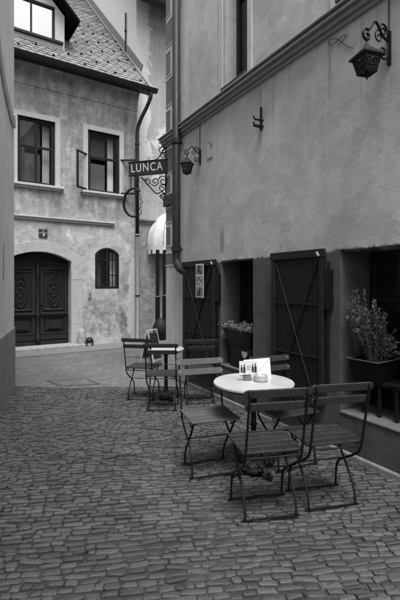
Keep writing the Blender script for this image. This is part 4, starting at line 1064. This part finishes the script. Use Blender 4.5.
# ------------------------------------------------------------------ planters
def trough(name, c, X, Yv, lx, ly, h, taper, mat='iron_dull'):
    m = MB(); t = .014
    def ring(sx, sy, z): return [c+X*a*sx/2+Yv*b*sy/2+UP*z for a, b in ((-1, -1), (1, -1), (1, 1), (-1, 1))]
    r0 = ring(lx*taper, ly*taper, 0); r1 = ring(lx, ly, h); r2 = ring(lx-2*t, ly-2*t, h); r3 = ring(lx-2*t, ly-2*t, h-.03)
    m.add(r0+r1+r2+r3, [(0, 1, 2, 3)]+[(i+4*k, (i+1) % 4+4*k, (i+1) % 4+4*k+4, i+4*k+4) for k in range(3) for i in range(4)]+[(12, 13, 14, 15)])
    r1 = ring(lx+.012, ly+.012, h+.003)
    mm = MB()
    for i in range(4): mm.tube([r1[i], r1[(i+1) % 4]], .006, 6)
    return m, mm
# window 1: crate on the sill, flower trough on the crate
cr = thing('wooden_crate', W.P(2.12, -.13, w1[2]+.013), 'dark crate with a pale half round plaque on the far window sill', 'crate')
m = MB(); cz = w1[2]+.013
m.fbox(W, 1.93, 2.36, -.24, -.02, cz, cz+.25); m.build('box', M['blackwood'], cr, bevel=.006)
m = MB()
m.prism([W.P(2.05+.055*math.cos(a), -.0195, cz+.215-.075*math.sin(a)) for a in [math.pi*i/12 for i in range(13)]], W.n*.006)
m.build('plaque', M['paper_grey'], cr)
c = W.P(2.18, -.10, cz+.252)
fb = thing('flower_trough', c, 'dark tapered trough of small pale flowers in the far low window', 'planter', 'planters in the tavern windows')
m, mm = trough('t', c, W.a, W.n, .60, .22, .21, .72); tr_ = m.build('trough', M['iron'], fb); mm.build('rim', M['iron_dull'], tr_)
m = MB(); q = MB(); rnd = random.Random(11); random.seed(11)
for k in range(70):
    p0 = c+W.a*rnd.uniform(-.27, .27)+W.n*rnd.uniform(-.07, .09)+UP*.18
    d = V((rnd.gauss(0, .45), rnd.gauss(0, .45), 1)).normalized()+W.n*.25+(W.a*.3 if p0.dot(W.a) > c.dot(W.a) else V())
    l = rnd.uniform(.07, .2); pts = [p0+d*l*t-UP*.25*l*t*t for t in (0, .35, .7, 1)]
    q.tube(pts, .0018, 4, cap=False)
    for j_ in range(14):
        t = rnd.uniform(.2, 1.05); m.leaf(p0+d*l*t-UP*.25*l*t*t+V((rnd.gauss(0, .008), rnd.gauss(0, .008), rnd.gauss(0, .008))), (rnd.gauss(0, 1), rnd.gauss(0, 1), rnd.gauss(.3, .8)), rnd.uniform(.016, .034), rnd.uniform(.010, .018))
for k in range(16):
    p0 = c+W.a*rnd.uniform(.22, .30)+W.n*rnd.uniform(.02, .12)+UP*.19
    for j_ in range(12): m.leaf(p0+W.a*rnd.uniform(0, .05)-UP*rnd.uniform(0, .12)+W.n*rnd.gauss(0, .02), (rnd.gauss(0, 1), rnd.gauss(0, 1), rnd.gauss(-.3, .8)), .022, .012)
m.build('foliage', M['leafpale'], fb, recalc=False); q.build('stem', M['stem'], fb)
# window 2: iron stand on the sill, tapered pot with a tall shrub
st = thing('plant_stand', W.P(.2, -.14, w2[2]+.011), 'black iron plant stand with straight legs on the near window sill', 'stand')
sz0 = w2[2]+.011; stz = .655
for k, t in enumerate((.43, .27, .11, -.05)):
    for d_ in (-.12, -.36):
        m = MB(); m.box(W.P(t, d_, (sz0+stz)/2), (.026, .026, stz-sz0), W.a, W.n, UP); m.build('leg', M['iron'], st, bevel=.003)
m = MB(); m.fbox(W, -.10, .47, -.38, -.10, stz, stz+.02); m.build('shelf', M['iron'], st, bevel=.003)
m = MB(); m.tube([W.P(.16, -.1, stz+.03), W.P(-.1, -.1, stz+.05), W.P(-.5, -.1, stz+.055)], .010, 6); m.tube([W.P(-.5, -.1, stz+.055), W.P(-.5, -.1, sz0)], .010, 6); m.build('side_rail', M['iron'], st)
Fc = V((1.428, 3.329, 0)); eL = V((-.55, .835, 0)).normalized(); eR = V((.80, .6, 0)).normalized()
lx, ly = .29, .36
c = Fc+eL*lx/2+eR*ly/2+UP*(stz+.021)
pp = thing('shrub_pot', c, 'square dark pot holding a tall leaning shrub in the near low window', 'planter', 'planters in the tavern windows')
m, mm = trough('t', c, eL, eR, lx, ly, .185, .7); tr_ = m.build('pot', M['iron'], pp); tag(mm.build('rim', M['plate_edge'], tr_), 'paler worn rim')
m = MB(); m.prism([c+eL*a*lx*.45+eR*b_*ly*.45+UP*.165 for a, b_ in ((-1, -1), (1, -1), (1, 1), (-1, 1))], (0, 0, .004)); m.build('soil', M['soil'], tr_)
m = MB(); mp_ = MB(); q = MB(); rnd = random.Random(21); random.seed(21)
top = c+UP*.18; Xi = V((1, 0, 0))
for k in range(130):
    fx = rnd.uniform(-1, 1)
    p0 = top+V((.07*fx, rnd.uniform(-.09, .09), 0))
    # crown leans to the left: left stems are the tall ones
    hgt = .30+.31*(1-(fx+1)/2)+rnd.uniform(-.26, .05)
    dx = -.03+.12*fx; tip = p0+V((dx+rnd.gauss(0, .02), rnd.gauss(-.02, .06), hgt*rnd.uniform(.75, 1.04)))
    mid = p0.lerp(tip, .5)+V((rnd.gauss(0, .012), rnd.gauss(0, .012), .02))
    pts = bez([p0, mid, tip], 6); q.tube(pts, [.0028*(1-.7*i/(len(pts)-1)) for i in range(len(pts))], 4, cap=False)
    for j_ in range(60):
        t = rnd.uniform(.1, 1)**.75; i = min(len(pts)-2, int(t*(len(pts)-1))); pt_ = pts[i].lerp(pts[i+1], t*(len(pts)-1)-i)
        d = (rnd.gauss(0, 1), rnd.gauss(0, 1), rnd.gauss(.5, .6))
        tgt = mp_ if (t > .86 and rnd.random() < .7) or rnd.random() < .05 else m
        tgt.leaf(pt_, d, rnd.uniform(.012, .028), rnd.uniform(.005, .010))
m.build('foliage', M['leaf'], pp, recalc=False); tag(mp_.build('leaf_tips', M['leafpale'], pp, recalc=False), 'pale leaf tips', kind='stuff'); q.build('stem', M['stem'], pp)

# ------------------------------------------------------------------ light, sky, camera
w = bpy.data.worlds.new('World'); scene.world = w; w.use_nodes = True
nt = w.node_tree; nt.nodes.clear()
el, az = R(66), R(165)       # azimuth measured clockwise from +Y
sky = nt.nodes.new('ShaderNodeTexSky'); sky.sky_type = 'NISHITA'; sky.sun_disc = False; sky.sun_elevation = el; sky.sun_rotation = az
sky.air_density = 1.; sky.dust_density = 4.
bw = nt.nodes.new('ShaderNodeRGBToBW'); bg = nt.nodes.new('ShaderNodeBackground'); out = nt.nodes.new('ShaderNodeOutputWorld')
nt.links.new(sky.outputs[0], bw.inputs[0]); nt.links.new(bw.outputs[0], bg.inputs[0]); nt.links.new(bg.outputs[0], out.inputs[0]); bg.inputs[1].default_value = .105
sun = bpy.data.lights.new('sun', 'SUN'); sun.energy = 1.5; sun.angle = R(26); sun.color = (1, 1, 1)
so = bpy.data.objects.new('sun', sun); COL.objects.link(so)
dirv = V((math.sin(az)*math.cos(el), math.cos(az)*math.cos(el), math.sin(el)))
so.rotation_euler = dirv.to_track_quat('Z', 'Y').to_euler(); so.location = (0, 0, 20)

cam = bpy.data.cameras.new('camera'); co = bpy.data.objects.new('camera', cam); COL.objects.link(co); scene.camera = co
co.location = (0, 0, 1.5); co.rotation_euler = (R(90), 0, 0)
cam.sensor_fit = 'VERTICAL'; cam.sensor_height = 36; cam.lens = 415/600*36; cam.shift_y = -16/600; cam.clip_start = .05; cam.clip_end = 500
scene.view_settings.view_transform = 'Standard'; scene.view_settings.look = 'None'; scene.view_settings.gamma = 1; scene.view_settings.exposure = 1.38
scene.view_settings.use_curve_mapping = False
scene.cycles.max_bounces = 8; scene.cycles.diffuse_bounces = 5; scene.cycles.transparent_max_bounces = 12
